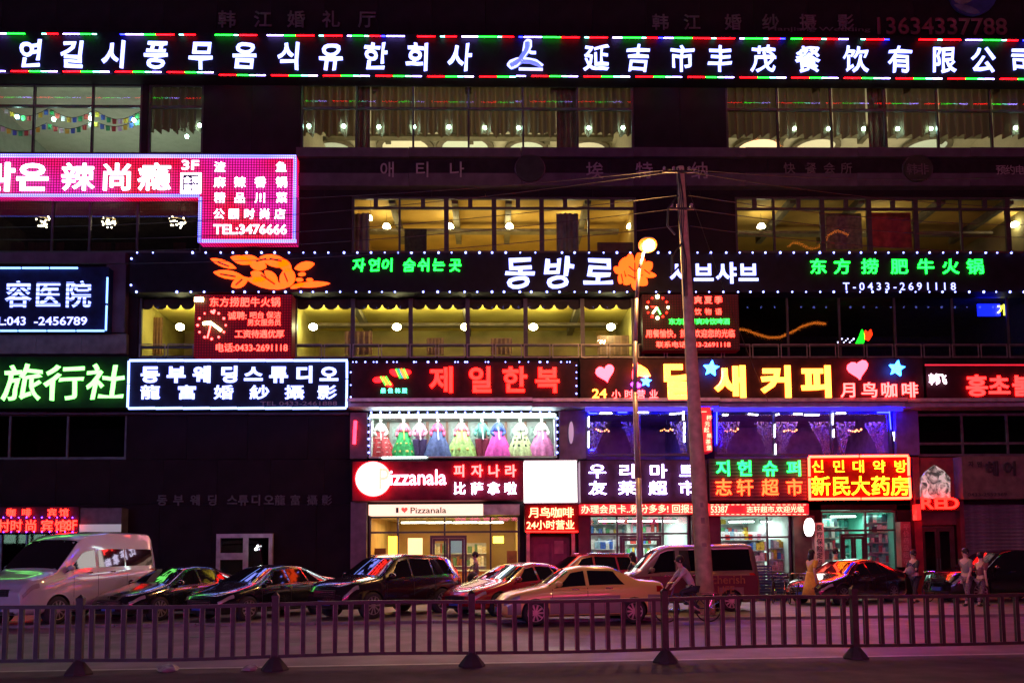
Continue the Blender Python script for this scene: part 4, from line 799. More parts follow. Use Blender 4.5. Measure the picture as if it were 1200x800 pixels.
def dress(px, skirt, top, wide, label, trousers=False, band=None):
    p = U(px, 534, FY + .75); p.z = c + .10
    t = thing('hanbok_dress', label, 'dress', p, group='traditional dresses in the display case')
    H = d - .25 - p.z; s = H / 1.5; wide *= 1.02
    if trousers:
        MB().lathe([(.13 * s, .04), (.15 * s, .3 * s), (.19 * s, .75 * s), (.2 * s, .8 * s)], (-.11 * s, 0), 10).lathe([(.13 * s, .04), (.15 * s, .3 * s), (.19 * s, .75 * s), (.2 * s, .8 * s)], (.11 * s, 0), 10).build('trousers', skirt, t, True, world=False)
    else:
        mb = MB(); n = 40; prof = [(1.05, .03), (.98, .2), (.8, .5), (.58, .8), (.36, 1.08), (.2, 1.27)]; vs = []
        for f_, z in prof:
            for i in range(n):
                an = 2 * math.pi * i / n; rr = wide * f_ * s * (1 + .15 * f_ * math.sin(an * 9 + f_ + px) + .05 * math.sin(an * 4 + px)); vs.append((rr * math.cos(an), rr * .62 * math.sin(an), z * s))
        mb.add(vs, [(j * n + i, j * n + (i + 1) % n, (j + 1) * n + (i + 1) % n, (j + 1) * n + i) for j in range(5) for i in range(n)]); mb.build('skirt', skirt, t, True, world=False)
    if band:
        for k, (z, hh) in enumerate(band[1]):
            f_ = 1 - .62 * z / 1.1; rr = wide * f_ * s * 1.1; MB().lathe([(rr, (z - hh) * s), (rr * .94, (z + hh) * s)], n=24).build('trim', band[0], t, True, world=False).scale = (1, .62, 1)
    mb = MB().lathe([(.17 * s, (.75 if trousers else 1.12) * s), (.16 * s, 1.25 * s), (.17 * s, 1.38 * s), (.15 * s, 1.46 * s), (.06 * s, 1.5 * s)], n=12)
    for sg in (-1, 1): mb.tube((sg * .13 * s, 0, 1.4 * s), (sg * .27 * s, -.03, 1.1 * s), .055 * s, .075 * s, 8); mb.tube((sg * .27 * s, -.03, 1.1 * s), (sg * (.16 + .12 * (int(px) % 2)) * s, -.13 * s, .92 * s), .075 * s, .05 * s, 8)
    mb.build('jacket', top, t, True, world=False)
    MB().tube((0, -.14 * s, 1.3 * s), (.05 * s, -.25 * s, .75 * s), .02 * s, .03 * s, 5).build('ribbon', band[0] if band else MANN, t, world=False)
    MB().tube((0, 0, 1.44 * s), (0, 0, 1.56 * s), .045 * s, .04 * s, 8).ball((0, 0, 1.62 * s), .085 * s, 8, 6, 1.2).build('mannequin_head', MANN, t, True, world=False)
GOLD = mat('gold_trim', (.6, .45, .12), .4, .3); WT = cloth('white', (.72, .7, .66), .1)
dress(446, cloth('crimson', (.5, .04, .05), .5, 14), WT, .55, 'crimson dress with white trim bands at the left end of the display', band=(WT, [(.25, .015), (.45, .015), (.65, .015), (.85, .015)]))
dress(473, cloth('green', (.02, .33, .08), .5), cloth('rose', (.6, .12, .18)), .46, 'green skirted dress with rose jacket and gold bands', band=(GOLD, [(.28, .04), (.62, .03)]))
dress(492, cloth('plum', (.06, .03, .12)), cloth('pink', (.65, .25, .38)), .3, 'pink jacket with dark plum trousers', trousers=True)
dress(513, cloth('slate', (.06, .08, .22), .4), cloth('magenta', (.5, .06, .16)), .56, 'slate blue skirt with magenta jacket')
dress(541, cloth('lime', (.35, .55, .16), .5), cloth('coral', (.6, .15, .2)), .58, 'lime green skirt with coral jacket in the middle of the display', band=(GOLD, [(.35, .05)]))
dress(565, cloth('burgundy', (.2, .01, .04)), cloth('teal', (.08, .26, .22), .5), .3, 'patterned teal jacket with burgundy trousers', trousers=True)
dress(584, cloth('fuchsia', (.7, .06, .4), .3), cloth('navy', (.04, .07, .28), .6), .52, 'fuchsia skirt with navy jacket')
dress(610, cloth('pale_lime', (.55, .65, .3), .4), WT, .52, 'pale lime dress with a dark patterned front panel', band=(cloth('dark_pattern', (.05, .07, .05), .8, 20), [(.5, .05), (.75, .04)]))
dress(635, cloth('orchid', (.7, .2, .45), .3), WT, .54, 'orchid pink dress with white jacket at the right end of the display')

# ================================================================== ground floor shops
def goods_shelf(px0, px1, Y, levels, label, palette, z0=PH, h=2.2):
    a, b = U(px0, 660, Y).x, U(px1, 660, Y).x
    t = thing('shop_shelf', label, 'shelf', ((a + b) / 2, Y, z0)); mt = [mat('goods_' + str(i) + palette[0], c_, .4, var=.3, scale=20) for i, c_ in enumerate(palette[1])]
    mb = MB()
    for k in range(levels):
        z = z0 + .1 + k * h / levels; boxobj('shelf_board', a, b, Y, Y + .4, z - .03, z, mat('shelf_white', (.6, .6, .58), .5), t)
        x = a + .03
        while x < b - .1:
            w_ = random.uniform(.07, .2); mb.mi = random.randrange(len(mt)); mb.box(x, min(x + w_, b), Y + .02, Y + .3, z + .002, z + h / levels * random.uniform(.45, .85)); x += w_ + .015
    MB().box(a, b, Y + .4, Y + .44, z0, z0 + h).build('back_panel', mat('shelf_back', (.5, .5, .5), .6), t)
    o = mb.build('goods', mt, t); o['kind'] = 'stuff'
PAL = ('mart', [(.6, .05, .04), (.7, .7, .65), (.05, .15, .5), (.1, .4, .15), (.7, .45, .05), (.75, .3, .4), (.3, .5, .6), (.75, .75, .8)])
PALP = ('pharm', [(.7, .75, .72), (.2, .5, .45), (.1, .3, .3), (.75, .75, .7), (.5, .1, .15), (.1, .12, .15)])
def shop_window(x0, y0, x1, y1, mull, trans, f, doors=(), g=GLASS):
    o = window(x0, y0, x1, y1, mull, trans, g=g, f=f, fw=.07); return o
LITE = emit('ceiling_tube_warm', (1, .9, .6), 5); LITC = emit('ceiling_tube_cool', (.8, 1, .95), 6)
def tubes(x0, x1, py, Y, m, n, lb):
    for i in range(n):
        p = U(x0 + (x1 - x0) * (i + .5) / n, py, Y)
        t = thing('ceiling_tube', f'{pn[i]} ceiling tube light from the left {lb}', 'ceiling light', p)
        MB().tube((-.5, 0, 0), (.5, 0, 0), .03, n=6).build('tube', m, t, world=False); MB().box(-.55, .55, -.05, .05, .04, .09).build('fitting', ALU, t, world=False)
# pizza shop
r1 = room(432, 604, 609, 704, 7, mat('pizza_wall', (.62, .42, .16), .7, var=.2, scale=1), mat('pizza_ceiling', (.7, .6, .38), .7), floor_drop=0, lift=.05)
shop_window(432, 604, 609, 704, [466, 521, 575], [623], FRAME)
area((r1[0] + r1[1]) / 2, FY + 3, r1[3] - .15, 4.5, 3.5, (1, .78, .35), 210); tubes(470, 590, 612, FY + 2.5, LITE, 4, 'in the pizza shop')
DOORF = mat('door_frame_brown', (.05, .015, .012), .4)
def double_door(x0, x1, y0, y1, label, f=DOORF, Y=FY - .04):
    a, b, c, d = rect(x0, y0, x1, y1, Y); c = PH; t = thing('glass_door', label, 'door', ((a + b) / 2, Y, c)); m_ = (a + b) / 2
    MB().box(a, a + .09, Y, Y + .1, c, d).box(b - .09, b, Y, Y + .1, c, d).box(a + .09, b - .09, Y, Y + .1, d - .1, d).build('door_frame', f, t)
    for x_, xe in ((a + .1, m_ - .01), (m_ + .01, b - .1)):
        lf = MB().box(x_, x_ + .08, Y + .01, Y + .06, c, d - .11).box(xe - .08, xe, Y + .01, Y + .06, c, d - .11).box(x_ + .08, xe - .08, Y + .01, Y + .06, c, c + .2).box(x_ + .08, xe - .08, Y + .01, Y + .06, d - .2, d - .11).build('door_leaf', f, t)
        boxobj('pane', x_ + .08, xe - .08, Y + .03, Y + .035, c + .2, d - .2, GLASS, lf)
        boxobj('handle', (xe - .06 if xe < m_ else x_ + .03), (xe - .03 if xe < m_ else x_ + .06), Y - .04, Y - .01, c + .9, c + 1.4, ALU, lf)
    return t
double_door(504, 547, 627, 704, 'brown framed double glass door of the pizza shop')
for x0, x1, y0, y1, m_, lb in ((434, 452, 642, 680, mat('brown_board2', (.2, .08, .04), .6), 'brown poster board low at the left of the pizza window'), (455, 466, 628, 660, emit('y_sign', (1, .75, .15), 1.3), 'glowing yellow menu panel left in the pizza shop'), (478, 495, 630, 655, emit('cream_sign', (1, .85, .6), 1.0), 'cream lit menu panel behind the pizza window'), (527, 545, 632, 648, emit('menu_blue', (.25, .4, .5), .5), 'blue grey menu screen behind the door of the pizza shop'), (594, 606, 645, 690, mat('terracotta', (.4, .12, .06), .6), 'terracotta board at the right of the pizza window'), (578, 590, 628, 636, emit('y_shade', (1, .75, .2), 2), 'yellow lampshade glow at the right in the pizza shop')):
    q = rect(x0, y0, x1, y1, FY + 1.6); o = boxobj('menu_board', q[0], q[1], FY + 1.6, FY + 1.66, q[2], q[3], m_); tag(o, lb, 'board')
q = rect(498, 655, 575, 680, FY + 3.5); t = thing('counter', 'orange lit serving counter at the back of the pizza shop', 'counter', ((q[0] + q[1]) / 2, FY + 3.5, PH)); boxobj('front', q[0], q[1], FY + 3.5, FY + 4.2, PH, PH + 1.0, mat('counter_orange', (.6, .2, .05), .5), t); boxobj('top', q[0] - .05, q[1] + .05, FY + 3.45, FY + 4.25, PH + 1.0, PH + 1.05, CREAM, t)
goods_shelf(505, 570, FY + 5.6, 4, 'bottle shelf on the back wall of the pizza shop', ('pz', [(.6, .5, .3), (.3, .1, .05), (.7, .65, .5), (.1, .2, .1)]))
t = thing('wall_lamp', 'small white oval lamp on the pillar left of the pizza shop', 'lamp', U(426, 622, FY - .1)); MB().ball((0, 0, 0), .1, 8, 6, 2.2).build('lamp_shade', mat('lamp_off', (.4, .36, .33), .4), t, True, world=False); MB().box(-.04, .04, .05, .13, -.1, .1).build('bracket', FRAME, t, world=False)
# recess under the cafe hours sign
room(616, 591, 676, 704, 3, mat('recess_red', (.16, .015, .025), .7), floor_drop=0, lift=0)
for x, lb in ((617, 'cream door post at the left of the dark red entrance'), (670, 'cream door post at the right of the dark red entrance')):
    q = rect(x, 622, x + 4, 704, FY - .2); o = boxobj('door_post', q[0], q[1], FY - .3, FY - .12, PH, q[3], mat('cream_post', (.6, .45, .32), .5)); tag(o, lb, 'post')
q = rect(622, 628, 668, 704, FY + 1.2); t = thing('panel_door', 'dark red panelled door in the recess under the cafe hours sign', 'door', ((q[0] + q[1]) / 2, FY + 1.2, PH)); boxobj('door_leaf', q[0], q[1], FY + 1.2, FY + 1.26, PH, q[3], mat('door_red', (.12, .02, .03), .4), t)
for k in (0, 1): x_ = q[0] + (q[1] - q[0]) * (.08 + .46 * k); boxobj('panel', x_, x_ + (q[1] - q[0]) * .38, FY + 1.17, FY + 1.198, PH + .3, q[3] - .3, mat('door_red2', (.16, .03, .04), .35), t)
t = thing('doorway_emblem', 'faint dark red square plaque on the door in the recess', 'plaque', (q[1] - .4, FY + 1.15, PH + 1.9)); boxobj('plate', q[1] - .6, q[1] - .25, FY + 1.12, FY + 1.168, PH + 1.7, PH + 2.2, mat('plaque_rose', (.4, .12, .14), .5), t)
# mart
MW = mat('mart_wall', (.62, .72, .68), .7, var=.1)
r2 = room(691, 603, 809, 704, 7, MW, MW, floor_drop=0, lift=.05); shop_window(691, 603, 809, 704, [724, 778], [625], mat('mart_frame', (.08, .07, .08), .4))
area((r2[0] + r2[1]) / 2, FY + 2.5, r2[3] - .2, 3, 3.5, (.85, 1, .95), 260); tubes(700, 800, 610, FY + 2.2, LITC, 3, 'in the mart')
double_door(727, 776, 627, 704, 'dark framed glass door of the mart behind the lamp post', mat('mart_frame', (.08, .07, .08)))
goods_shelf(692, 722, FY + 1.4, 5, 'shelf of mixed goods at the left of the mart', PAL); goods_shelf(735, 775, FY + 5.2, 6, 'tall shelf of mixed goods at the back of the mart', PAL, h=3); goods_shelf(779, 808, FY + 1.6, 5, 'shelf of drinks at the right of the mart', PAL, h=1.9); goods_shelf(692, 808, FY + 6.4, 7, 'wall shelf along the back of the mart', PAL, h=3.4)
# right supermarket
r3 = room(844, 603, 928, 704, 6, MW, MW, floor_drop=0, lift=.05); shop_window(844, 603, 928, 704, [901], [629], mat('mart_frame', (.08, .07, .08)))
area((r3[0] + r3[1]) / 2, FY + 2.5, r3[3] - .2, 2.3, 3, (.85, 1, .97), 170); tubes(850, 925, 611, FY + 2.2, LITC, 2, 'in the right supermarket')
goods_shelf(846, 900, FY + 1.5, 6, 'goods shelf behind the van in the right supermarket', PAL, h=2.5); goods_shelf(903, 927, FY + .9, 5, 'magazine rack at the door of the right supermarket', PAL, h=2.2); goods_shelf(846, 927, FY + 5.4, 7, 'wall shelf along the back of the right supermarket', PAL, h=3.3)
# pharmacy
PWL = mat('pharm_wall', (.25, .62, .52), .7, var=.1); r4 = room(964, 598, 1053, 704, 5, PWL, PWL, floor_drop=0, lift=.05); shop_window(964, 598, 1053, 704, [1017], [621], FRAME); double_door(986, 1017, 625, 704, 'dark framed glass door of the pharmacy', FRAME)
area((r4[0] + r4[1]) / 2, FY + 2, r4[3] - .2, 2.5, 2.5, (.5, 1, .85), 130); tubes(968, 1048, 605, FY + 1.5, LITC, 2, 'in the pharmacy')
goods_shelf(966, 985, FY + 1.2, 7, 'medicine rack at the left of the pharmacy', PALP, h=3); goods_shelf(1019, 1052, FY + .8, 8, 'dense medicine rack at the right of the pharmacy', PALP, h=3.1); goods_shelf(968, 1050, FY + 4.4, 9, 'wall of medicine boxes at the back of the pharmacy', PALP, h=3.4)
# dark entrance under the RED letters
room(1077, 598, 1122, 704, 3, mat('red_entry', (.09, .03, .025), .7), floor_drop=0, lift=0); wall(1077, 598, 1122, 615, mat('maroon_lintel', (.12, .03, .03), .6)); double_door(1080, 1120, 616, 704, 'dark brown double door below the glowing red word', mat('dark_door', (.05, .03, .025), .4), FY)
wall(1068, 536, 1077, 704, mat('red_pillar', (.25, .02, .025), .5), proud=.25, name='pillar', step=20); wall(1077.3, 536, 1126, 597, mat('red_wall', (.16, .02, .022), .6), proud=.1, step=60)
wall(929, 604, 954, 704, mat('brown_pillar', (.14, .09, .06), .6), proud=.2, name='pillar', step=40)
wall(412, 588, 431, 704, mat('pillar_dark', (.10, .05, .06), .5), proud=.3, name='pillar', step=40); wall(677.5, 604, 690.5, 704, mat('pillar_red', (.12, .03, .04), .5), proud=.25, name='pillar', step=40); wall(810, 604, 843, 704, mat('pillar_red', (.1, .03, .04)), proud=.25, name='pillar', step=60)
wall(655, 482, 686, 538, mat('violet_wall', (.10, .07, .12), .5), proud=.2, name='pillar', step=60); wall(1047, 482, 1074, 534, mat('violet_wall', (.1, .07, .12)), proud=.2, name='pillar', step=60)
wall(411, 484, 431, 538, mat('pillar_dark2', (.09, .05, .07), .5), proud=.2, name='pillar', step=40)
# roller shutter
q = rect(1126, 587, 1230, 704, FY + .05); sh = thing('roller_shutter', 'closed grey roller shutter under the unlit brown board at the right', 'shutter', ((q[0] + q[1]) / 2, FY, PH))
SHM = mat('shutter_metal', (.24, .23, .25), .4, .5); n = 26; hh = (q[3] - PH) / n
sm = MB(); L = q[1] - q[0]
sm.add([(-L / 2, 0, 0), (L / 2, 0, 0), (L / 2, -.04, hh * .5), (-L / 2, -.04, hh * .5), (L / 2, 0, hh * .97), (-L / 2, 0, hh * .97)], [(0, 1, 2, 3), (3, 2, 4, 5)]); sm = sm.mesh('slat', SHM)
for k in range(n): o = link('slat', sm, sh); o.location = (0, .05, k * hh)
for x0, x1 in ((1122, 1127), ): wall(x0, 587, x1, 704, mat('pillar_red', (.1, .03, .04)), proud=.3, name='pillar', step=40)
# left dark shops: white framed door, glass front, lamp
q = rect(253, 625, 319, 690, FY - .3); t = thing('white_framed_door', 'dim white framed glass door unit on the dark wall behind the black cars', 'door', ((q[0] + q[1]) / 2, FY - .3, PH)); WFR = mat('white_frame', (.34, .33, .33), .5)
c_ = PH; m1 = q[0] + (q[1] - q[0]) * .52; MB().box(q[0], q[0] + .14, FY - .3, FY - .15, c_, q[3]).box(m1 - .09, m1 + .09, FY - .3, FY - .15, c_, q[3] - .15).box(q[1] - .14, q[1], FY - .3, FY - .15, c_, q[3]).box(q[0] + .14, q[1] - .14, FY - .3, FY - .15, q[3] - .15, q[3]).box(q[0] + .14, m1 - .09, FY - .29, FY - .16, q[3] - .95, q[3] - .7).box(q[0] + .14, m1 - .09, FY - .29, FY - .16, .5, .7).build('door_frame', WFR, t)
for xa, xb, za, zb in ((q[0] + .14, m1 - .09, q[3] - .7, q[3] - .15), (q[0] + .14, m1 - .09, .7, q[3] - .95), (m1 + .09, q[1] - .14, c_, q[3] - .15)): boxobj('pane', xa, xb, FY - .24, FY - .235, za, zb, DGLASS, t)
t = thing('bare_bulbs', 'two small bare white bulbs glowing above the white framed door', 'lamp', U(302, 641, FY - .5)); bulbs(t, [(300, 643), (302, 639.5)], FY - .45, emit('bare_bulb', (.9, .95, 1), 14), .045); MB().tube(U(301, 641, FY - .45), U(301, 637, FY), .012, n=4).build('cable', FRAME, t)
q = rect(-60, 626, 90, 704, FY - .1); t = thing('storefront', 'dark glass storefront under the red hotel sign', 'storefront', ((q[0] + q[1]) / 2, FY - .1, PH))
for k in range(5):
    x0 = q[0] + (q[1] - q[0]) * k / 5; x1 = q[0] + (q[1] - q[0]) * (k + 1) / 5
    pnl = boxobj('pane', x0 + .03, x1 - .03, FY - .08, FY - .05, PH, q[3], DGLASS, t); boxobj('post', x0 - .03, x0 + .03, FY - .12, FY - .02, PH, q[3], ALU, t)
wall(929, 585, 1070, 597.5, WALL, step=60)
for r_, c_, e_ in ((rK, (.25, .25, 1), 34), (rL, (.8, .4, .75), 60)):      # area light added to brighten the sheer curtains
    area((r_[0] + r_[1]) / 2, FY + .14, r_[3] - .25, (r_[1] - r_[0]) * .9, .08, c_, e_, rx=.45)
# ================================================================== vehicles
RUB = mat('tyre_rubber', (.015, .015, .015), .8); RIM = mat('rim_alloy', (.3, .29, .28), .45, .8); CHR = mat('chrome', (.6, .6, .6), .15, 1, var=.05); DARKP = mat('black_plastic', (.015, .015, .015), .5)
CGL = mat('car_glass', (.008, .008, .01), .03, 0, .8, var=0); HLM = mat('headlight_lens', (.35, .35, .36), .08, .3, .8, var=.1); TLM = mat('taillight_lens', (.35, .01, .01), .15); SEAM = mat('seam_black', (.004, .004, .004), .7)
PLATE = mat('plate_blue', (.03, .08, .35), .4)
def interp(tab, x):
    if x <= tab[0][0]: return tab[0][1]
    for (a, va), (b, vb) in zip(tab, tab[1:]):
        if x <= b:
            t = (x - a) / (b - a); return va + (vb - va) * t
    return tab[-1][1]
def smooth(tab, x, r=.07): return sum(interp(tab, x + o) for o in (-r, -r / 2, 0, r / 2, r)) / 5
TYPES = {
 'sedan': dict(L=4.6, top=[(0, .52), (.05, .64), (.3, .75), (1.2, .96), (2.0, 1.37), (2.5, 1.44), (3.05, 1.41), (3.85, 1.1), (4.45, 1.04), (4.57, .9), (4.6, .6)], belt=[(0, .5), (.3, .68), (1.2, .86), (3.8, .95), (4.5, .92), (4.6, .6)],
   w=[(0, .62), (.12, .76), (.5, .87), (1.2, .9), (3.8, .89), (4.4, .82), (4.6, .68)], zl=.2, tum=.62, wh=(.88, 3.55), r=.325, ws=(1.22, 1.97), rs=(3.12, 3.8), win=((1.4, 2.0, 2.36, 2.34), (2.44, 2.42, 3.1, 2.98), (3.16, 3.04, 3.6, 3.2))),
 'taxi': dict(L=4.2, top=[(0, .55), (.05, .68), (.25, .78), (1.1, .95), (1.72, 1.37), (2.1, 1.43), (2.8, 1.41), (3.45, 1.08), (4.08, 1.03), (4.18, .92), (4.2, .6)], belt=[(0, .52), (.3, .72), (1.1, .88), (3.4, .95), (4.1, .93), (4.2, .6)],
   w=[(0, .66), (.1, .76), (.4, .83), (1.1, .85), (3.5, .84), (4.05, .8), (4.2, .7)], zl=.2, tum=.5, wh=(.8, 3.3), r=.31, ws=(1.12, 1.7), rs=(2.87, 3.4), win=((1.26, 1.72, 2.08, 2.06), (2.17, 2.15, 3.08, 2.82))),
 'suv': dict(L=4.6, top=[(0, .65), (.05, .85), (.25, .98), (1.2, 1.1), (1.95, 1.62), (2.4, 1.71), (3.7, 1.67), (4.1, 1.6), (4.5, 1.12), (4.57, .95), (4.6, .65)], belt=[(0, .6), (.3, .9), (1.2, 1.0), (3.9, 1.08), (4.5, 1.05), (4.6, .65)],
   w=[(0, .7), (.12, .82), (.5, .91), (1.2, .93), (4.1, .92), (4.45, .86), (4.6, .74)], zl=.28, tum=.38, wh=(.9, 3.6), r=.36, ws=(1.22, 1.92), rs=(4.12, 4.47), win=((1.42, 1.98, 2.38, 2.36), (2.46, 2.44, 3.25, 3.2), (3.32, 3.27, 4.1, 3.85))),
 'van': dict(L=4.7, top=[(0, .75), (.05, 1.0), (.2, 1.14), (.95, 1.35), (1.75, 2.16), (2.1, 2.32), (2.9, 2.4), (4.5, 2.38), (4.64, 2.3), (4.7, 1.2)], belt=[(0, .7), (.2, 1.02), (1, 1.2), (1.4, 1.32), (4.6, 1.36), (4.7, 1.2)],
   w=[(0, .78), (.12, .9), (.5, .97), (1.2, .99), (4.6, .98), (4.7, .93)], zl=.28, tum=.15, wh=(1.0, 3.65), r=.36, ws=(.97, 1.78), rs=(4.6, 4.61), win=((1.2, 1.85, 2.3, 2.3), (2.42, 2.42, 3.4, 3.4), (3.45, 3.45, 4.55, 4.52)), wtop=.42),
 'minivan': dict(L=3.95, top=[(0, .8), (.04, 1.0), (.15, 1.1), (.42, 1.16), (1.0, 1.78), (1.3, 1.9), (3.7, 1.93), (3.85, 1.86), (3.93, 1.2), (3.95, .8)], belt=[(0, .75), (.2, 1.0), (.5, 1.06), (3.85, 1.1), (3.95, .8)],
   w=[(0, .68), (.1, .76), (.4, .8), (3.8, .8), (3.95, .74)], zl=.25, tum=.16, wh=(.62, 3.1), r=.3, ws=(.45, 1.02), rs=(3.86, 3.92), win=((.66, 1.08, 1.5, 1.5), (1.62, 1.62, 2.35, 2.35), (2.45, 2.45, 3.75, 3.68))),
}
def paint(name, col, rough=.25, metal=.0): return mat('paint_' + name, col, rough, metal, .5, var=.04, coat=1)
def make_car(T, name, label, cat, pm, under=None, rack=False, roofm=None):
    t = thing(name, label, cat); L = T['L']; zl = T['zl']; tum = T['tum']; r = T['r']
    def sec(x):
        w_ = smooth(T['w'], x); zb = smooth(T['belt'], x); zt = max(smooth(T['top'], x), zb + .03); ye = .95 * w_ - max(0, zt - .05 - zb) * tum
        ee = max(0, 1 - x / .1, 1 - (L - x) / .1) * .05
        low = zl + ee
        return [(0, low), (w_ * .85, low), (w_ * .965, low + .07), (w_ * 1.0, low + .28 * (zb - low)), (w_ * .99, zb - .3 * (zb - low)), (w_ * .985, zb - .05), (w_ * .95, zb), (ye, zt - .05), (ye * .9, zt - .012), (ye * .5, zt + .012), (0, zt + .02)]
    def P(x, tt, off=0, sg=-1):
        s_ = sec(x); i = min(int(tt), len(s_) - 2); f = tt - i
        y = s_[i][0] + (s_[i + 1][0] - s_[i][0]) * f; z = s_[i][1] + (s_[i + 1][1] - s_[i][1]) * f
        ny, nz = (s_[i + 1][1] - s_[i][1]), -(s_[i + 1][0] - s_[i][0]); q = math.hypot(ny, nz) or 1
        return (x - L / 2, sg * (y + off * ny / q), z + off * nz / q)
    def patch(x0, x1, t0, t1, m, nm, parent, off=.006, sg=-1, nx=4, ntt=4):
        vs = []
        for i in range(nx + 1):
            for j in range(ntt + 1):
                u, v = i / nx, j / ntt; X0 = x0(v) if callable(x0) else x0; X1 = x1(v) if callable(x1) else x1
                vs.append(P(X0 + (X1 - X0) * u, t0 + (t1 - t0) * v, off, sg))
        fs = [(i * (ntt + 1) + j, (i + 1) * (ntt + 1) + j, (i + 1) * (ntt + 1) + j + 1, i * (ntt + 1) + j + 1) for i in range(nx) for j in range(ntt)]
        return MB().add(vs, fs).build(nm, m, parent, True, world=False)
    xs = sorted(set([0, .02, .05, .1] + [L * i / 44 for i in range(1, 44)] + [L - .1, L - .05, L - .02, L])); n = 10; vs = []; fs = []
    for x in xs:
        s_ = sec(x); ring = [(x - L / 2, -y, z) for y, z in s_] + [(x - L / 2, y, z) for y, z in s_[-2:0:-1]]; vs += ring
    m_ = 20
    for i in range(len(xs) - 1):
        for j in range(m_): fs.append((i * m_ + j, (i + 1) * m_ + j, (i + 1) * m_ + (j + 1) % m_, i * m_ + (j + 1) % m_))
    fs.append(tuple(range(m_))[::1]); fs.append(tuple((len(xs) - 1) * m_ + j for j in range(m_))[::-1])
    me = MB().add(vs, fs).mesh('body', [pm, DARKP], True)
    bm = bmesh.new(); bm.from_mesh(me); bmesh.ops.recalc_face_normals(bm, faces=bm.faces); bm.to_mesh(me); bm.free()
    body = link('body', me, t)
    W2 = interp(T['w'], L / 2)
    cm = MB()
    for wx in T['wh']:
        for sg in (-1, 1): cm.tube((wx - L / 2, sg * (W2 - .27), r), (wx - L / 2, sg * (W2 + .3), r), r * 1.13, n=24)
    co = link('cutter', cm.mesh('cutter', [DARKP]))
    md = body.modifiers.new('cut', 'BOOLEAN'); md.object = co; md.operation = 'DIFFERENCE'; md.solver = 'EXACT'
    dg = bpy.context.evaluated_depsgraph_get(); nm_ = bpy.data.meshes.new_from_object(body.evaluated_get(dg)); body.modifiers.clear(); body.data = nm_; nm_.name = 'body'
    for p in nm_.polygons:
        p.use_smooth = True
    if not nm_.materials: nm_.materials.append(pm)
    me2 = nm_; me2.set_sharp_from_angle(angle=R(50)) if hasattr(me2, 'set_sharp_from_angle') else None
    bpy.data.objects.remove(co)
    # wheels
    tm = MB().tube((0, -.1, 0), (0, .1, 0), r, n=24).tube((0, -.112, 0), (0, -.1, 0), r * .86, r, n=24).mesh('tyre', RUB, True)
    rm = MB(); rr = r * .64
    for k in range(10):
        a_ = 2 * math.pi * k / 10; u = Vector((math.cos(a_), 0, math.sin(a_))); v = Vector((-math.sin(a_), 0, math.cos(a_))) * .018
        rm.add([u * .05 - v + Vector((0, -.125, 0)), u * rr - v * 1.4 + Vector((0, -.118, 0)), u * rr + v * 1.4 + Vector((0, -.118, 0)), u * .05 + v + Vector((0, -.125, 0))], [(0, 1, 2, 3)])
    rm.tube((0, -.13, 0), (0, -.11, 0), .055, n=10)
    k_ = 24; vs = []
    for i in range(k_):
        a_ = 2 * math.pi * i / k_; c_, s_ = math.cos(a_), math.sin(a_); vs += [(rr * c_, -.12, rr * s_), (rr * 1.08 * c_, -.125, rr * 1.08 * s_)]
    rm.add(vs, [(2 * i, 2 * i + 1, (2 * i + 3) % (2 * k_), (2 * i + 2) % (2 * k_)) for i in range(k_)])
    rm = rm.mesh('rim', RIM)
    for wx in T['wh']:
        for sg in (-1, 1):
            wo = link('wheel', tm, t); wo.location = (wx - L / 2, sg * (W2 - .13), r)
            if sg > 0: wo.rotation_euler = (0, 0, math.pi)
            link('rim', rm, wo)
    wt = 1 - T.get('wtop', .12)
    for sg in (-1, 1):
        for (b0, t0_, b1, t1_) in T['win']:
            patch(lambda v, a=b0, b=t0_: a + (b - a) * v, lambda v, a=b1, b=t1_: a + (b - a) * v, 6.1, 6 + wt, CGL, 'side_window', t, .006, sg, 6, 5)
        xm = (T['win'][0][2] + T['win'][0][3]) / 2 + .04
        for xx in [T['wh'][0] + r * 1.35, xm] + ([T['win'][1][2] + .03] if len(T['win']) > 2 else []):
            patch(xx, xx + .014, 2.2, 5.95, SEAM, 'door_seam', t, .003, sg, 1, 6)
        for xx in (xm - .3, xm + .55): 
            p = P(xx, 5.2, .015, sg); link('door_handle', MB().box(-.09, .09, -.012, .012, -.014, .014).mesh('door_handle', CHR if 'sedan' not in name else pm), t).location = p
        patch(.04, .42, 4.6, 5.9, HLM, 'headlight', t, .006, sg, 5, 3)
        patch(L - .3, L - .04, 4.4, 5.9, TLM, 'taillight', t, .006, sg, 4, 3)
        x0 = T['win'][0][0] + .12; p = P(x0, 6.3, .12, sg); link('wing_mirror', MB().ball((0, 0, 0), .1, 8, 6, .75).mesh('wing_mirror', pm, True), t).location = p
        patch(T['wh'][0] + r * 1.2, T['wh'][1] - r * 1.2, 1.4, 2.2, DARKP, 'sill_trim', t, .004, sg, 6, 1)
    def top(x0, x1, frac, m, nm, nx=5, ny=8):
        vs = []
        for i in range(nx + 1):
            x = x0 + (x1 - x0) * i / nx
            for j in range(ny + 1):
                k = -1 + 2 * j / ny; tt = 10 - abs(k) * 3 * frac; q = P(x, tt, .008, 1 if k > 0 else -1); vs.append(q)
        MB().add(vs, [(i * (ny + 1) + j, i * (ny + 1) + j + 1, (i + 1) * (ny + 1) + j + 1, (i + 1) * (ny + 1) + j) for i in range(nx) for j in range(ny)]).build(nm, m, t, True, world=False)
    top(T['ws'][0] + .04, T['ws'][1] - .03, .96, CGL, 'windshield'); top(T['rs'][0], T['rs'][1], .9, CGL, 'rear_window')
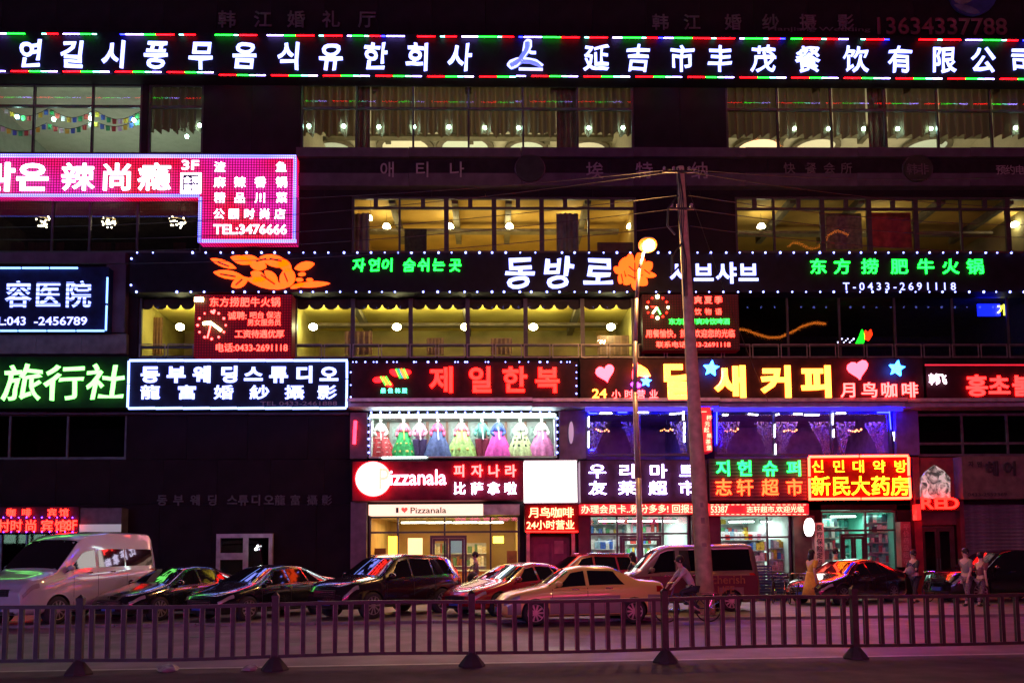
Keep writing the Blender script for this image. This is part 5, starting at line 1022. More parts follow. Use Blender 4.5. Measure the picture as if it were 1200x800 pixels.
    zb = interp(T['belt'], .3); MB().box(-L / 2 - .03, -L / 2 + .06, -.42, .42, zb - .3, zb - .12).build('grille', DARKP, t, world=False)
    for k in range(3): link('grille_bar', MB().box(-L / 2 - .04, -L / 2 - .031, -.4, .4, zb - .285 + k * .055, zb - .265 + k * .055).mesh('grille_bar', CHR), t)
    MB().box(-L / 2 - .05, -L / 2 + .05, -.22, .22, zl + .1, zl + .22).build('number_plate', PLATE, t, world=False)
    MB().box(-L / 2 - .02, -L / 2 + .08, -.6, .6, zl + .02, zl + .09).build('lower_grille', DARKP, t, world=False)
    if rack:
        for sg in (-1, 1):
            p0, p1 = P(2.2, 7.6, .05, sg), P(L - .8, 7.6, .05, sg); MB().tube(p0, p1, .022, n=6).build('roof_rail', CHR, t, world=False)
    return t, W2
def park(T, W2, t, px, py, heading, wheel=0, Z=.06):
    rz = R(heading - 180); g = U(px, py, Z=Z); lx, ly = T['wh'][wheel] - T['L'] / 2, -W2
    t.location = (g.x - (lx * math.cos(rz) - ly * math.sin(rz)), g.y - (lx * math.sin(rz) + ly * math.cos(rz)), Z); t.rotation_euler = (0, 0, rz)
PH_ = PH
V, w_ = make_car(TYPES['van'], 'delivery_van', 'white high roofed van parked at the far left', 'van', paint('white', (.36, .44, .44), .3)); park(TYPES['van'], w_, V, 68, 731, -108)
PB = paint('black', (.006, .006, .009), .2)
S1, w_ = make_car(TYPES['sedan'], 'black_sedan', 'black sedan nose out beside the white van', 'car', PB); park(TYPES['sedan'], w_, S1, 188, 727, -116)
S2, w_ = make_car(TYPES['sedan'], 'black_sedan', 'black sedan with bright spoked front wheel left of the dark SUV', 'car', PB); park(TYPES['sedan'], w_, S2, 292, 727, -122)
S3, w_ = make_car(TYPES['suv'], 'dark_suv', 'dark SUV with roof rails parked before the pizza shop', 'car', paint('plum_black', (.012, .006, .01), .2), rack=True); park(TYPES['suv'], w_, S3, 438, 725, -130)
S4, w_ = make_car(TYPES['sedan'], 'red_car', 'dark red car parked behind the yellow taxi', 'car', paint('red', (.28, .01, .02), .25)); park(TYPES['sedan'], w_, S4, 587, 722, -140)
S5, w_ = make_car(TYPES['suv'], 'red_hatchback', 'red car with roof rails half hidden in the back row before the cafe entrance', 'car', paint('red2', (.3, .02, .04), .25), rack=True); park(TYPES['suv'], w_, S5, 650, 708, -165)
TXM = paint('taxi_yellow', (.64, .5, .12), .3)
TX, w_ = make_car(TYPES['taxi'], 'taxi', 'pale yellow saloon with grey lower sides driving along the road', 'car', TXM); park(TYPES['taxi'], w_, TX, 628, 733, -172, Z=0.005)
T_ = TYPES['taxi']
# grey lower panels of the two tone saloon
def two_tone(root, T, m, t0, t1, nm, x0=.12, x1=None, skip=True):
    L = T['L']; x1 = x1 or L - .12; r = T['r']; segs = []; cur = x0
    for wx in T['wh']: segs.append((cur, wx - r * 1.16)); cur = wx + r * 1.16
    segs.append((cur, x1))
    for sg in (-1, 1):
        mb = MB()
        for a_, b_ in segs:
            nx = 8; vs = []
            for i in range(nx + 1):
                x = a_ + (b_ - a_) * i / nx; w0 = smooth(T['w'], x); zb = smooth(T['belt'], x); zl = T['zl']
                s_ = [(w_f, z) for w_f, z in ((w0 * .965, zl + .07), (w0, zl + .28 * (zb - zl)), (w0 * .99, zb - .3 * (zb - zl)))]
                for y, z in s_[t0:t1]: vs.append((x - L / 2, sg * (y + .005), z))
            k = t1 - t0; mb.add(vs, [(i * k + j, (i + 1) * k + j, (i + 1) * k + j + 1, i * k + j + 1) for i in range(nx) for j in range(k - 1)])
        mb.build(nm, m, root, True, world=False)
two_tone(TX, T_, paint('taxi_grey', (.22, .19, .17), .35), 0, 3, 'lower_panel')
for sg in (-1, 1): MB().box(-.6, .9, sg * .862, sg * .85, .56, .6).build('side_moulding', CHR, TX, world=False)
MV, w_ = make_car(TYPES['minivan'], 'red_minivan', 'cream roofed red minivan with yellow side lettering parked behind the concrete pole', 'van', paint('cream', (.17, .13, .08), .4)); park(TYPES['minivan'], w_, MV, 858, 716, -178, wheel=1)
MVR = paint('van_red', (.09, .008, .006), .5); T_ = TYPES['minivan']
for sg in (-1, 1):
    mb = MB()
    for a_, b_ in ((.1, .26), (1.0, 2.74), (3.46, 3.88)):
        y = .808 if a_ > .5 else .775; mb.box(a_ - 3.95 / 2, b_ - 3.95 / 2, sg * y - .004, sg * y + .004, .42, 1.03)
    for a_, b_ in ((.26, 1.0), (2.74, 3.46)): mb.box(a_ - 3.95 / 2, b_ - 3.95 / 2, sg * .806 - .004, sg * .806 + .004, .69, 1.03)
    mb.build('red_side_panel', MVR, MV, world=False)

LY = mat('letter_yellow', (.25, .13, .02), .5)
for tx, x_, z_, s_ in (('cherish', .55, .86, .34), ('LIFE', .7, .58, .3), ('A', -1.35, .8, .4), ('n', .25, .7, .35)):
    o = link('lettering', glyph(tx, 'thin', LY), MV); o.rotation_euler = (R(90), 0, 0); o.scale = (s_, s_, .1); o.location = (x_, -.815, z_ - .06)
BC_, w_ = make_car(TYPES['sedan'], 'parked_car', 'dark glossy car catching red and violet light before the pharmacy', 'car', paint('maroon_black', (.02, .006, .012), .18)); park(TYPES['sedan'], w_, BC_, 990, 709, -148)
BS, w_ = make_car(TYPES['suv'], 'black_suv', 'black SUV at the right edge before the closed shutter', 'car', PB, rack=False); park(TYPES['suv'], w_, BS, 1150, 706, -172)

# ================================================================== railing in the foreground
RM = mat('railing_paint', (.022, .019, .018), .5, .3, var=.35, scale=9, bump=.15); BASE = mat('rubber_base', (.02, .018, .02), .8)
posts = [(-142, 795), (92, 790), (322, 785), (553, 780.5), (780, 776), (1003, 771.5), (1224, 767)]
PP = [U(x, y, Z=0) for x, y in posts]
baseM = MB().lathe([(.21, 0), (.21, .03), (.13, .13), (.07, .2), (.055, .24)], n=8).mesh('base', BASE)
postM = MB().box(-.05, .05, -.05, .05, .2, 1.1).add([(-.055, -.055, 1.1), (.055, -.055, 1.1), (.055, .055, 1.1), (-.055, .055, 1.1), (-.055, -.055, 1.14), (.055, -.055, 1.14), (.055, .055, 1.14), (-.055, .055, 1.14), (0, 0, 1.2)], [(3, 2, 1, 0), (0, 1, 5, 4), (1, 2, 6, 5), (2, 3, 7, 6), (3, 0, 4, 7), (4, 5, 8), (5, 6, 8), (6, 7, 8), (7, 4, 8)]).mesh('post', RM)
PN = ['cut by the left edge of the picture', 'before the white van', 'before the second black sedan', 'before the front of the dark red car', 'before the trunk of the yellow saloon', 'before the dark car by the pharmacy', 'beyond the right edge']
for i, p in enumerate(PP):
    t = thing('railing_post', 'railing post with flared black foot ' + PN[i], 'post', p, math.atan2(PP[1].y * 0 + (PP[-1].y - PP[0].y), PP[-1].x - PP[0].x), 'posts of the road railing'); link('post', postM, t); link('base', baseM, t)
balM = MB().box(-.034, .034, -.03, .03, 0, .78); balM.mi = 1; balM.box(-.0345, -.029, -.0315, -.03, .01, .77); balM = balM.mesh('baluster', [RM, mat('lit_edge', (.3, .24, .22), .4, .5)])  # pale strip paints the light on the left edge of each bar
QN = ['left of the first post', 'between the first and second posts', 'between the second and third posts', 'between the third and fourth posts', 'between the fourth and fifth posts', 'right of the fifth post']
for i in range(len(PP) - 1):
    a, b = PP[i], PP[i + 1]; d = b - a; L = d.length - .12; t = thing('road_railing', 'brown metal railing panel of upright bars ' + QN[i], 'railing', (a + b) / 2, math.atan2(d.y, d.x), 'panels of the road railing')
    sag = (.012, -.02, .015, -.012, .02, -.01)[i]
    for z, hh, nm in ((.19, .05, 'bottom_rail'), (.98, .055, 'top_rail')):
        mb = MB(); n = 10
        for k in range(n):
            x0, x1 = -L / 2 + L * k / n, -L / 2 + L * (k + 1) / n; z0 = z + sag * math.sin(math.pi * k / n); z1 = z + sag * math.sin(math.pi * (k + 1) / n)
            mb.add([(x0, -.035, z0), (x1, -.035, z1), (x1, .035, z1), (x0, .035, z0), (x0, -.035, z0 + hh), (x1, -.035, z1 + hh), (x1, .035, z1 + hh), (x0, .035, z0 + hh)], [(0, 3, 2, 1), (4, 5, 6, 7), (0, 1, 5, 4), (2, 3, 7, 6)] + ([(3, 0, 4, 7)] if k == 0 else []) + ([(1, 2, 6, 5)] if k == n - 1 else []))
        mb.build(nm, RM, t, world=False)
    for k in range(12):
        x = -L / 2 + L * (k + .5) / 12; o = link('baluster', balM, t); o.location = (x, 0, .225 + sag * math.sin(math.pi * (k + .5) / 12)); o.rotation_euler = (0, random.uniform(-.008, .008), 0)

# ================================================================== poles, lamp, wires
CON = mat('pole_concrete', (.56, .47, .27), .8, var=.25, scale=5, bump=.3)
pb = U(828, 722, Z=0); Yp = pb.y; pt = U(797, 196, Yp)
t = thing('concrete_pole', 'tall leaning concrete utility pole in front of the restaurant signs', 'utility pole', pb)
MB().tube(pb, pt, .25, .105, 18).build('shaft', CON, t, True)
for k, f in enumerate((.33, .62)): p = pb.lerp(pt, f); MB().tube(p, p + (pt - pb).normalized() * .06, .245 - .14 * f, n=18).build('steel_band', RM, t)
def pp(f, dx=0, dy=0, dz=0): return pb.lerp(pt, f) + Vector((dx, dy, dz))
for f, l in ((.985, .55), (.9, .4)):
    p = pp(f, 0, -.13); MB().box(p.x - l, p.x + .3, p.y - .03, p.y + .03, p.z - .03, p.z + .03).build('cross_arm', RM, t)
    for s_ in (-l + .06, -l * .4, .22): MB().lathe([(.02, 0), (.05, .03), (.03, .06), (.05, .09), (.02, .12)], n=8).build('insulator', mat('porcelain', (.3, .28, .27), .3), t, loc=(p.x + s_, p.y, p.z + .03))
mb = MB()
for k in range(4):
    pts = [pp(f, -.14 + .03 * k + .05 * math.sin(f * 40 + k), -.16 - .02 * k) for f in (.99, .93, .88, .83, .78, .7)]; mb.path(pts, .014, 5)
mb.path([pp(.93, -.15, -.16), pp(.90, -.45, -.16), pp(.86, -.5, -.16), pp(.84, -.3, -.16)], .03, 5).path([pp(.82, -.12, -.16), pp(.79, -.42, -.16), pp(.75, -.45, -.16), pp(.77, -.2, -.16)], .03, 5)
mb.build('cable_bundle', DARKP, t)
t = thing('pasted_notices', 'torn paper notices pasted round the concrete pole above the minivan roof', 'notice', pp(.17))
for f, w__, h_ in ((.20, .12, .16), (.235, .1, .12), (.15, .14, .1)):
    p = pp(f); r_ = .25 - .145 * f + .004; vs = []
    for i in range(6):
        a_ = -math.pi / 2 - w__ * 2 + w__ * 4 * i / 5 ; vs += [(p.x + r_ * math.cos(a_), p.y + r_ * math.sin(a_), p.z), (p.x + r_ * math.cos(a_) - .006, p.y + r_ * math.sin(a_), p.z + h_)]
    MB().add(vs, [(2 * i, 2 * i + 2, 2 * i + 3, 2 * i + 1) for i in range(5)]).build('paper', mat('old_paper', (.35, .28, .2), .9), t)
# street lamp
LM = mat('lamp_post_steel', (.32, .27, .27), .45, .4); lb = U(752, 712, Z=.06); Yl = lb.y
t = thing('street_lamp', 'slim steel street lamp glowing orange at the top', 'street lamp', lb)
pts = [lb, U(748, 560, Yl), U(744, 460, Yl), U(744.5, 400, Yl), U(746, 350, Yl), U(749, 315, Yl), U(754, 296, Yl)]
rs = [.105, .092, .075, .065, .058, .05, .045]
mb = MB()
for (p0, r0), (p1, r1) in zip(zip(pts, rs), zip(pts[1:], rs[1:])): mb.tube(p0, p1, r0, r1, 12)
mb.build('pole', LM, t, True); MB().lathe([(.2, 0), (.2, .04), (.13, .06), (.12, .5), (.1, .52)], n=12).build('foot', LM, t, world=False)
hp = U(759, 287, Yl); MB().ball(hp + Vector((0, 0, .13)), .24, 14, 8, .5).build('lamp_head', LM, t, True)
MB().ball(hp, .3, 16, 10, .8).build('halo_bowl', burnt('sodium_halo', (1, .2, .004), 2.6), t, True)  # orange glowing bowl added to stand for the halo round the bulb
MB().ball(hp - Vector((0, .16, .05)), .185, 14, 8, .85).build('lamp_bulb', burnt('sodium_glow', (1, .42, .08), 420), t, True)
pl = bpy.data.lights.new('street_lamp_light', 'POINT'); pl.energy = 1700; pl.color = (1, .5, .16); pl.shadow_soft_size = .2
po = bpy.data.objects.new('street_lamp_light', pl); COL.objects.link(po); po.location = hp - Vector((0, .3, .22))
# overhead wires
WIR = mat('wire_black', (.012, .012, .012), .6)
wt_ = thing('overhead_wires', 'thin black overhead wires running from the concrete pole across the facade', 'wires', pt)
def wire(p, x1, y1, Y1, sag=.5, r=.012, x0=None):
    q = U(x1, y1, Y1); n = 16; pts = []
    for i in range(n + 1): f = i / n; v = p.lerp(q, f); v.z -= sag * 4 * f * (1 - f); pts.append(v)
    MB().path(pts, r, 4).build('wire', WIR, wt_)
for i, (f, y1) in enumerate(((.99, 226), (.985, 262), (.93, 274), (.9, 288), (.86, 300))): wire(pp(f, -.2, -.15), -120, y1 + 4, 27, .5, .011)
for i, (f, y1) in enumerate(((.99, 196), (.985, 244), (.93, 262), (.9, 276), (.86, 292))): wire(pp(f, .15, -.15), 1330, y1, 26, .35, .011)
wire(pp(.99, 0, -.15), 900, 470, FY - 1.2, .25, .012)

# ================================================================== people and bicycles
def skin_mesh(name, joints, edges, m, sub=1):
    me = bpy.data.meshes.new(name); me.from_pydata([j[:3] for j in joints], edges, []); o = bpy.data.objects.new(name, me); COL.objects.link(o)
    sk = o.modifiers.new('skin', 'SKIN'); sk.use_smooth_shade = True
    for v, j in zip(me.skin_vertices[0].data, joints): v.radius = (j[3], j[4] if len(j) > 4 else j[3])
    me.skin_vertices[0].data[0].use_root = True
    o.modifiers.new('sub', 'SUBSURF').levels = sub
    dg = bpy.context.evaluated_depsgraph_get(); m2 = bpy.data.meshes.new_from_object(o.evaluated_get(dg)); bpy.data.objects.remove(o); m2.name = name
    m2.materials.clear(); m2.materials.append(m)
    for p in m2.polygons: p.use_smooth = True; p.material_index = 0
    return m2
HAIR = mat('black_hair', (.01, .008, .008), .6)
def person(label, loc, rz, H=1.7, shirt=None, pants=None, stride=.25, arms=None, skirt=None, hair_long=False, sit=None, hold=None):
    """faces local -X"""
    t = thing('person', label, 'person', loc, rz); s = H / 1.75
    hip = Vector((0, 0, .93)); 
    if sit: hip = Vector(sit['hip']); ch = Vector(sit['chest'])
    else: ch = Vector((-.02, 0, 1.38))
    up = (ch - hip).normalized(); neck = ch + up * .12; head = neck + Vector((-.03, 0, .14))
    kn = sit['knees'] if sit else ((-stride * .55, -.1, .5), (stride * .3, .1, .5)); ft = sit['feet'] if sit else ((-stride, -.1, .08), (stride, .1, .1))
    el = (arms or {}).get('el', ((-.12, -.25, 1.12), (.1, .25, 1.12))); ha = (arms or {}).get('ha', ((-.2, -.22, .9), (.05, .24, .87)))
    J = [(*hip, .13, .10), (*(hip.lerp(ch, .5)), .12, .095), (*ch, .15, .1), (*neck, .05), (*(head - Vector((0, 0, .02))), .085, .095), (*(head + Vector((0, 0, .1))), .075, .085)]
    E_ = [(0, 1), (1, 2), (2, 3), (3, 4), (4, 5)]
    def limb(parent, pts, rr):
        prev = parent
        for p, r_ in zip(pts, rr): J.append((*p, r_)); E_.append((prev, len(J) - 1)); prev = len(J) - 1
        return prev
    sh = [ch + Vector((0, -.18, .02)), ch + Vector((0, .18, .02))]
    for k in (0, 1):
        e = limb(2, (sh[k], el[k], ha[k]), (.055, .04, .028)); h = Vector(ha[k]); d = (h - Vector(el[k])).normalized()
        limb(e, (h + d * .09, ), (.03,))
        for q in range(4): limb(e, (h + d * .14 + Vector((0, (q - 1.5) * .018, 0)), h + d * (.175 + .01 * (q in (1, 2))) + Vector((-.01, (q - 1.5) * .02, -.01))), (.01, .008))
        limb(e, (h + d * .06 + Vector((-.04, 0, 0)),), (.011,))
    for k in (0, 1):
        sg = -1 if k == 0 else 1; k_ = Vector(kn[k]); f = Vector(ft[k])
        limb(0, (hip + Vector((0, sg * .09, -.08)), k_, f, f + Vector((-.15, 0, -.04))), (.085, .055, .04, .035))
    J = [tuple(c * s for c in j) for j in J]
    link('body', skin_mesh('body', J, E_, SKIN), t)
    g = 1.22
    if shirt:
        idx = {0: 0, 1: 1, 2: 2}; J2 = [(*J[0][:3], J[0][3] * 1.12, J[0][4] * 1.15), (*J[1][:3], J[1][3] * 1.15, J[1][4] * 1.2), (*J[2][:3], J[2][3] * 1.1, J[2][4] * 1.2)]; E2 = [(0, 1), (1, 2)]
        for k in (0, 1): J2 += [(*(sh[k] * s), .075 * s), (*(sh[k].lerp(Vector(el[k]), .85) * s), .062 * s)]; E2 += [(2, len(J2) - 2), (len(J2) - 2, len(J2) - 1)]
        link('shirt', skin_mesh('shirt', J2, E2, shirt), t)
    if pants:
        J2 = [(*(hip * s), .145 * s, .12 * s)]; E2 = []
        for k in (0, 1):
            sg = -1 if k == 0 else 1; p0 = hip + Vector((0, sg * .09, -.08)); J2 += [(*(p0 * s), .1 * s), (*(Vector(kn[k]) * s), .072 * s), (*((Vector(ft[k]) + Vector((0, 0, .06))) * s), .058 * s)]; n_ = len(J2); E2 += [(0, n_ - 3), (n_ - 3, n_ - 2), (n_ - 2, n_ - 1)]
        link('trousers', skin_mesh('trousers', J2, E2, pants), t)
        for k in (0, 1):
            f = Vector(ft[k]) * s; link('shoe', MB().ball((f.x - .06, f.y, f.z - .03 * s), .09, 8, 6, .5).mesh('shoe', DARKP, True), t).scale = (1, 1, 1)
    if skirt:
        MB().lathe([(.33 * s, .3 * s), (.26 * s, .6 * s), (.17 * s, .98 * s), (.14 * s, 1.08 * s)], n=20).build('skirt', skirt, t, True, world=False)
    hd = head * s
    hm = MB().ball((hd.x + .025, hd.y, hd.z + .055 * s), .112 * s, 12, 8, 1.08)
    if hair_long: hm.ball((hd.x + .06, hd.y, hd.z - .08 * s), .1 * s, 10, 7, 1.7)
    hm.build('hair', HAIR, t, True, world=False)
    fx = hd.x - .095 * s; fm = MB()
    fm.ball((fx - .012, 0, hd.z + .015 * s), .016 * s, 6, 4, 1.5); fm.build('nose', SKIN, t, True, world=False)
    for sg in (-1, 1): link('eye', MB().ball((fx + .004, sg * .033 * s, hd.z + .035 * s), .011 * s, 6, 4).mesh('eye', HAIR, True), t)
    for sg in (-1, 1): link('ear', MB().ball((hd.x + .005, sg * .088 * s, hd.z + .02 * s), .022 * s, 6, 5, 1.5).mesh('ear', SKIN, True), t)
    link('mouth', MB().box(fx - .002, fx + .01, -.022 * s, .022 * s, hd.z - .035 * s, hd.z - .026 * s).mesh('mouth', mat('lip', (.3, .08, .07), .5)), t)
    return t
G = lambda px, Y: Vector((U(px, 649, Y).x, Y, .06))
CW = cloth('shirt_white', (.2, .19, .19), .08, 3); CD = cloth('dark', (.02, .02, .025), .3, 3); CYL = cloth('yellow', (.62, .36, .04), .25, 6)
person('person in white shirt and cap with a dark bag standing at the pizza shop door', G(558, 29), R(10), 1.74, CW, CD, .1)
t = thing('shoulder_bag', 'dark shoulder bag held beside the person at the pizza shop door', 'bag', G(554, 28.6) + Vector((0, 0, .75))); MB().ball((0, 0, .15), .2, 10, 7, 1.1).build('bag_body', CD, t, True, world=False); MB().path([(-.15, 0, .25), (-.05, .12, .55), (.1, .2, .65)], .015, 5).build('strap', CD, t, world=False)
person('person with long dark hair and dark top walking behind the taxi near the lamp post', G(742, 27.5), R(-20), 1.68, CD, CD, .22, hair_long=True, arms={'el': ((-.15, -.22, 1.15), (.1, .25, 1.12)), 'ha': ((-.38, -.18, 1.05), (.05, .24, .87))})
person('person in a dark top at the left of the mart entrance', G(695, 30.5), R(60), 1.66, CD, CD, .1)
person('person in a long yellow dress standing before the brown pillar', G(950, 27), R(200), 1.72, CYL, None, .08, skirt=CYL, hair_long=True)
person('person with hair in buns behind the dark car at the pharmacy', G(978, 30), R(170), 1.76, cloth('grey', (.12, .12, .12)), CD, .1)
person('person in dark clothes carrying a pale bag before the pink plaque', G(1071, 27.5), R(20), 1.68, CD, CD, .2, arms={'el': ((-.18, -.22, 1.12), (-.1, .25, 1.12)), 'ha': ((-.32, -.1, 1.1), (-.3, .12, 1.08))})
t = thing('pale_bag', 'pale bag hugged by the person before the pink plaque', 'bag', G(1066, 27.3) + Vector((0, 0, .95))); MB().ball((0, 0, .1), .15, 10, 7, 1.0).build('bag_body', CW, t, True, world=False); MB().path([(-.08, 0, .2), (0, 0, .34), (.08, 0, .2)], .012, 5).build('handle', CW, t, world=False)
person('person in a white shirt and patterned trousers walking left of the black SUV', G(1132, 26), R(20), 1.72, CW, cloth('pattern', (.12, .09, .1), .8, 25), .2)
person('person in patterned trousers stepping past the nose of the black SUV', G(1148, 25.5), R(-160), 1.6, cloth('maroon', (.15, .04, .05)), cloth('pattern2', (.12, .08, .1), .8, 30), .28)
# cyclist
def bicycle(label, loc, rz, m, step=False):
    t = thing('bicycle', label, 'bicycle', loc, rz); r = .33
    wm = MB(); n = 24
    for i in range(n):
        a0, a1 = 2 * math.pi * i / n, 2 * math.pi * (i + 1) / n; wm.tube((r * math.cos(a0), 0, r * math.sin(a0)), (r * math.cos(a1), 0, r * math.sin(a1)), .02, n=5, cap=False)
    wm = wm.mesh('wheel', RUB); sm = MB()
    for i in range(12): a_ = math.pi * i / 6; sm.tube((.02 * math.cos(a_), 0, .02 * math.sin(a_)), (r * math.cos(a_), 0, r * math.sin(a_)), .004, n=3)
    sm = sm.mesh('spokes', CHR)
    for x in (-.54, .54): o = link('wheel', wm, t); o.location = (x, 0, r + .02); link('spokes', sm, o)
    f = MB(); f.path([(.54, 0, .35), (.2, 0, .35), (.12, 0, .8), (.54, 0, .35)], .016).path([(.2, 0, .35), (-.36, 0, .72), (.13, 0, .72)], .018).path([(-.54, 0, .35), (-.36, 0, .8), (-.33, 0, .98)], .018); f.build('frame', m, t, world=False)
    MB().path([(-.42, -.26, .98), (-.33, -.12, 1.0), (-.33, .12, 1.0), (-.42, .26, .98)], .014).build('handlebar', CHR, t, world=False)
    MB().ball((.13, 0, .85), .12, 8, 5, .4).build('saddle', DARKP, t, True, world=False)
    MB().tube((.2, -.05, .35), (.2, .05, .35), .09, n=12).path([(.2, -.08, .35), (.3, -.08, .22), (.3, -.16, .22)], .012).path([(.2, .08, .35), (.1, .08, .48), (.1, .16, .48)], .012).build('crank', CHR, t, world=False)
    MB().box(.35, .75, -.08, .08, .72, .735).path([(.7, 0, .72), (.55, 0, .36)], .01).build('carrier', CHR, t, world=False)
    return t
bl = U(806, 729, Z=.005); bl.z = .005
bicycle('bicycle ridden along the road behind the railing', bl, R(4), mat('bike_blue', (.05, .06, .1), .3, .5))
person('person in a pale shirt cycling left past the taxi', bl + Vector((.0, 0, 0)), R(4), 1.7, cloth('cycl', (.5, .45, .42), .1, 3), CD, sit={'hip': (.16, 0, .95), 'chest': (-.1, 0, 1.33), 'knees': ((-.22, -.1, .78), (-.1, .1, .62)), 'feet': ((-.02 + .3, -.12, .30), (.08, .12, .52))}, arms={'el': ((-.3, -.25, 1.12), (-.3, .25, 1.12)), 'ha': ((-.4, -.25, 1.0), (-.4, .25, 1.0))})
for px, Y, rz, lb in ((905, 28.6, 1.2, 'parked bicycle at the left of the row before the magazine rack'), (921, 28.2, 1.35, 'parked bicycle in the middle of the row before the brown pillar'), (937, 27.9, 1.1, 'parked bicycle at the right of the row beside the person in yellow'), (1098, 28.5, .5, 'parked bicycle before the dark double door under the red word')):
    bicycle(lb, G(px, Y), rz, mat('bike_dark', (.03, .03, .035), .4, .4))
# crates by the minivan
CRB = mat('crate_blue', (.05, .06, .22), .5)
cm = MB().box(-.27, .27, -.2, .2, 0, .02)
for z0, z1 in ((.03, .1), (.14, .2), (.24, .3)): cm.box(-.27, .27, -.2, -.18, z0, z1).box(-.27, .27, .18, .2, z0, z1).box(-.27, -.25, -.18, .18, z0, z1).box(.25, .27, -.18, .18, z0, z1)
for x in (-.26, 0, .26): cm.box(x - .012, x + .012, -.197, -.183, .02, .3)
cm = cm.mesh('drinks_crate', CRB)
for i, (px, k) in enumerate(((893, 0), (893, 1), (893, 2), (893, 3), (912, 0), (912, 1), (912, 2))):
    o = link('drinks_crate', cm); o.location = G(px, 30.0) + Vector((0, 0, .31 * k)); tag(o, f"blue plastic crate, {['lowest', 'second', 'third', 'topmost'][k] if i < 4 else ['lowest', 'middle', 'topmost'][k]} of the {'taller' if i < 4 else 'shorter'} stack behind the minivan", 'crate', 'blue crates by the supermarket door')
# litter on the road edge
LIT = mat('plastic_litter', (.2, .18, .19), .5)
for i, (x, y, s_, lb) in enumerate(((197, 786, .17, 'crumpled white plastic bag lying at the road edge left of the second post'), (293, 785, .13, 'flat pale scrap of litter beside the foot of the second railing post'))):
    mb = MB().ball((0, 0, .03), s_, 10, 6, .35); mb.v = [(a_ * random.uniform(.75, 1.25), b_ * random.uniform(.75, 1.25), max(0, c_ * random.uniform(.6, 1.4))) for a_, b_, c_ in mb.v]
    o = mb.build('litter', LIT, loc=U(x, y, Z=.005)); tag(o, lb, 'litter')
# fire hydrant like traffic box and manhole to break the road
mh = thing('manhole_cover', 'dark round manhole cover in the road beyond the railing', 'manhole cover', U(240, 745, Z=.002)); mh.location.z = .002
MB().lathe([(.34, 0), (.34, .006), (.3, .008)], n=24).build('lid', mat('cast_iron', (.05, .05, .05), .5, .6), mh, world=False)
# ================================================================== the other side of the street (behind the photographer): lit signs that the cars and panes mirror, some added to light the road
OY_ = -26.0
O = thing('opposite_building', 'lower building across the street with lit sign boards, seen only in reflections', 'building', (0, OY_, 0))
for i in range(12):
    for j in range(6):
        boxobj('wall_panel', -60 + i * 10 + .01, -50 + i * 10 - .01, OY_ - .4, OY_, j * 4 + .01, j * 4 + 3.99, WALL, O)
def osign(x0, x1, z0, z1, m, lb):
    t = thing('opposite_sign', lb, 'sign', ((x0 + x1) / 2, OY_, z0)); boxobj('board', x0, x1, OY_ + .02, OY_ + .25, z0, z1, BOARD, t)
    n = max(1, round((x1 - x0) / 1.6)); 
    for i in range(n):
        a_ = x0 + (x1 - x0) * (i + .12) / n; b_ = x0 + (x1 - x0) * (i + .88) / n; boxobj('light_panel', a_, b_, OY_ + .27, OY_ + .33, z0 + .3, z1 - .3, m, t)
def ltube(x0, x1, z, m, lb):
    t = thing('opposite_tube', lb, 'strip light', ((x0 + x1) / 2, OY_, z)); n = max(1, round((x1 - x0) / 3))
    for i in range(n): boxobj('light_tube', x0 + (x1 - x0) * i / n + .05, x0 + (x1 - x0) * (i + 1) / n - .05, OY_ + .05, OY_ + .2, z, z + .18, m, t)
raw = burnt  # magenta, red and violet boards are added to light the road; blue is brightened
osign(-4, 8, 5, 8.5, raw('opp_magenta_fill', (1, .03, .35), 30), 'wide magenta sign added across the street to light the road')
osign(10, 24, 4.5, 8, raw('opp_red_fill', (1, .02, .2), 24), 'wide red sign added across the street to light the road')
osign(-22, -8, 5.5, 8.5, raw('opp_violet_fill', (.45, .2, 1), 16), 'violet sign added across the street to light the road')
osign(-44, -27, 4, 7.5, raw('opp_blue', (.15, .3, 1), 34), 'blue sign across the street seen in reflection, brightened to light the road')
osign(-52, -46, 3, 6, raw('opp_mint', (.55, 1, .75), 6), 'mint lit window across the street seen in reflection')
osign(-20, -14, 2, 4, raw('opp_hot_red', (1, .02, .01), 8), 'small hot red sign across the street seen in reflection')
ltube(-50, -12, 18.4, raw('opp_tube_green', (.03, 1, .12), 9), 'long green tube across the street seen in reflection')
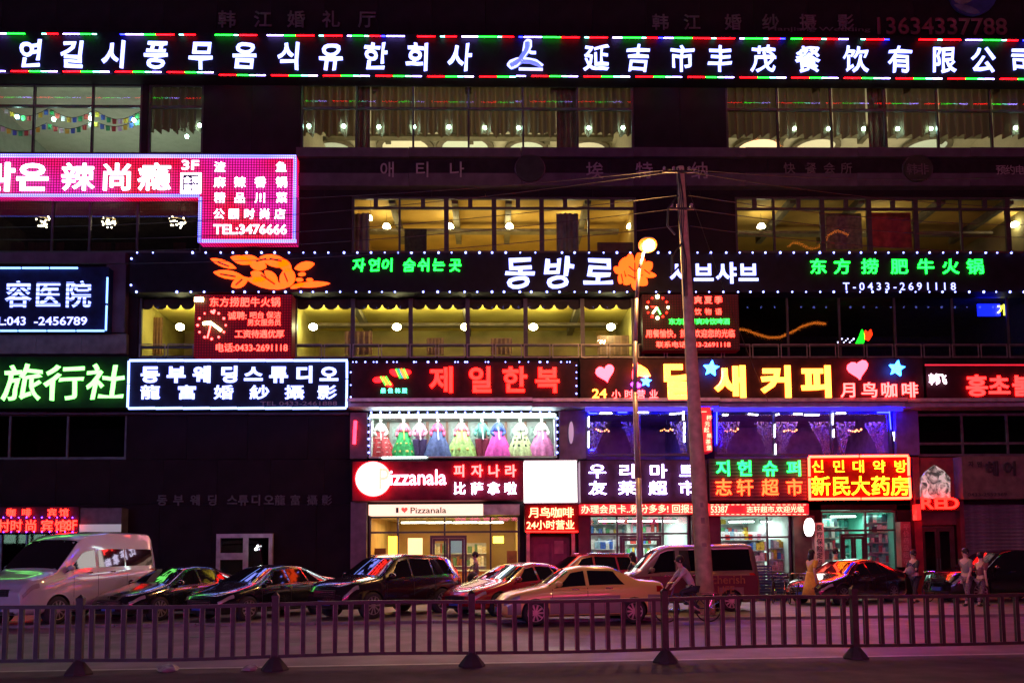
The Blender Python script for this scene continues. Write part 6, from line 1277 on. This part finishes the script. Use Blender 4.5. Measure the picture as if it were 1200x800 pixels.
ltube(-40, 6, 19.6, raw('opp_tube_blue', (.25, .35, 1), 26), 'long blue tube across the street seen in reflection')
ltube(-10, 30, 20.6, raw('opp_tube_pink', (1, .15, .4), 20), 'long pink tube across the street seen in reflection')
ltube(-30, 20, 21.4, raw('opp_tube_white', (.7, .6, 1), 8), 'long white tube across the street seen in reflection')
# tall tower with orange outlines, mirrored in the upper right panes
Tw = thing('opposite_tower', 'tall tower across the street outlined in orange light, seen only in reflections', 'building', (30, -30, 0))
for j in range(14): boxobj('wall_panel', 20, 42, -31, -30, j * 4 + .01, j * 4 + 3.99, WALL, Tw)
OT = raw('tower_orange', (1, .22, .02), 14)
for k, (x0, z0, x1, z1) in enumerate(((24, 38, 30, 44), (30, 44, 36, 43), (26, 47, 33, 49), (33, 49, 39, 46), (23, 31, 31, 33), (31, 33, 40, 31), (25, 26, 38, 27), (34, 36, 41, 38))):
    a_, b_ = Vector((x0, -29.9, z0)), Vector((x1, -29.9, z1)); pts_ = [a_.lerp(b_, f / 10) + Vector((0, 0, .7 * math.sin(f * .9 + k))) for f in range(11)]; MB().path(pts_, .14, 6).build('light_tube', OT, Tw)
# sodium street lamps on the photographer's side
for i, (x, y) in enumerate(((-15, -1.5), (9, -1.5))):
    t = thing('street_lamp', ['street lamp on the near pavement to the left of the photographer', 'street lamp on the near pavement to the right of the photographer'][i], 'street lamp', (x, y, 0))
    MB().tube((0, 0, 0), (0, 0, 9), .1, .06, 10).tube((0, 0, 9), (0, 1.2, 9.4), .05, n=8).build('pole', LM, t, world=False); MB().ball((0, 1.3, 9.38), .28, 12, 8, .45).build('lamp_head', LM, t, True, world=False)
    MB().ball((0, 1.3, 9.26), .2, 10, 6, .5).build('lamp_bulb', emit('sodium_far', (1, .5, .15), 8), t, True, world=False)
    l = bpy.data.lights.new('street_lamp_light', 'POINT'); l.energy = (25, 600)[i]; l.color = (1, .5, .2); l.shadow_soft_size = .2; o = bpy.data.objects.new('street_lamp_light', l); COL.objects.link(o); o.location = (x, y + 1.3, 9.0)
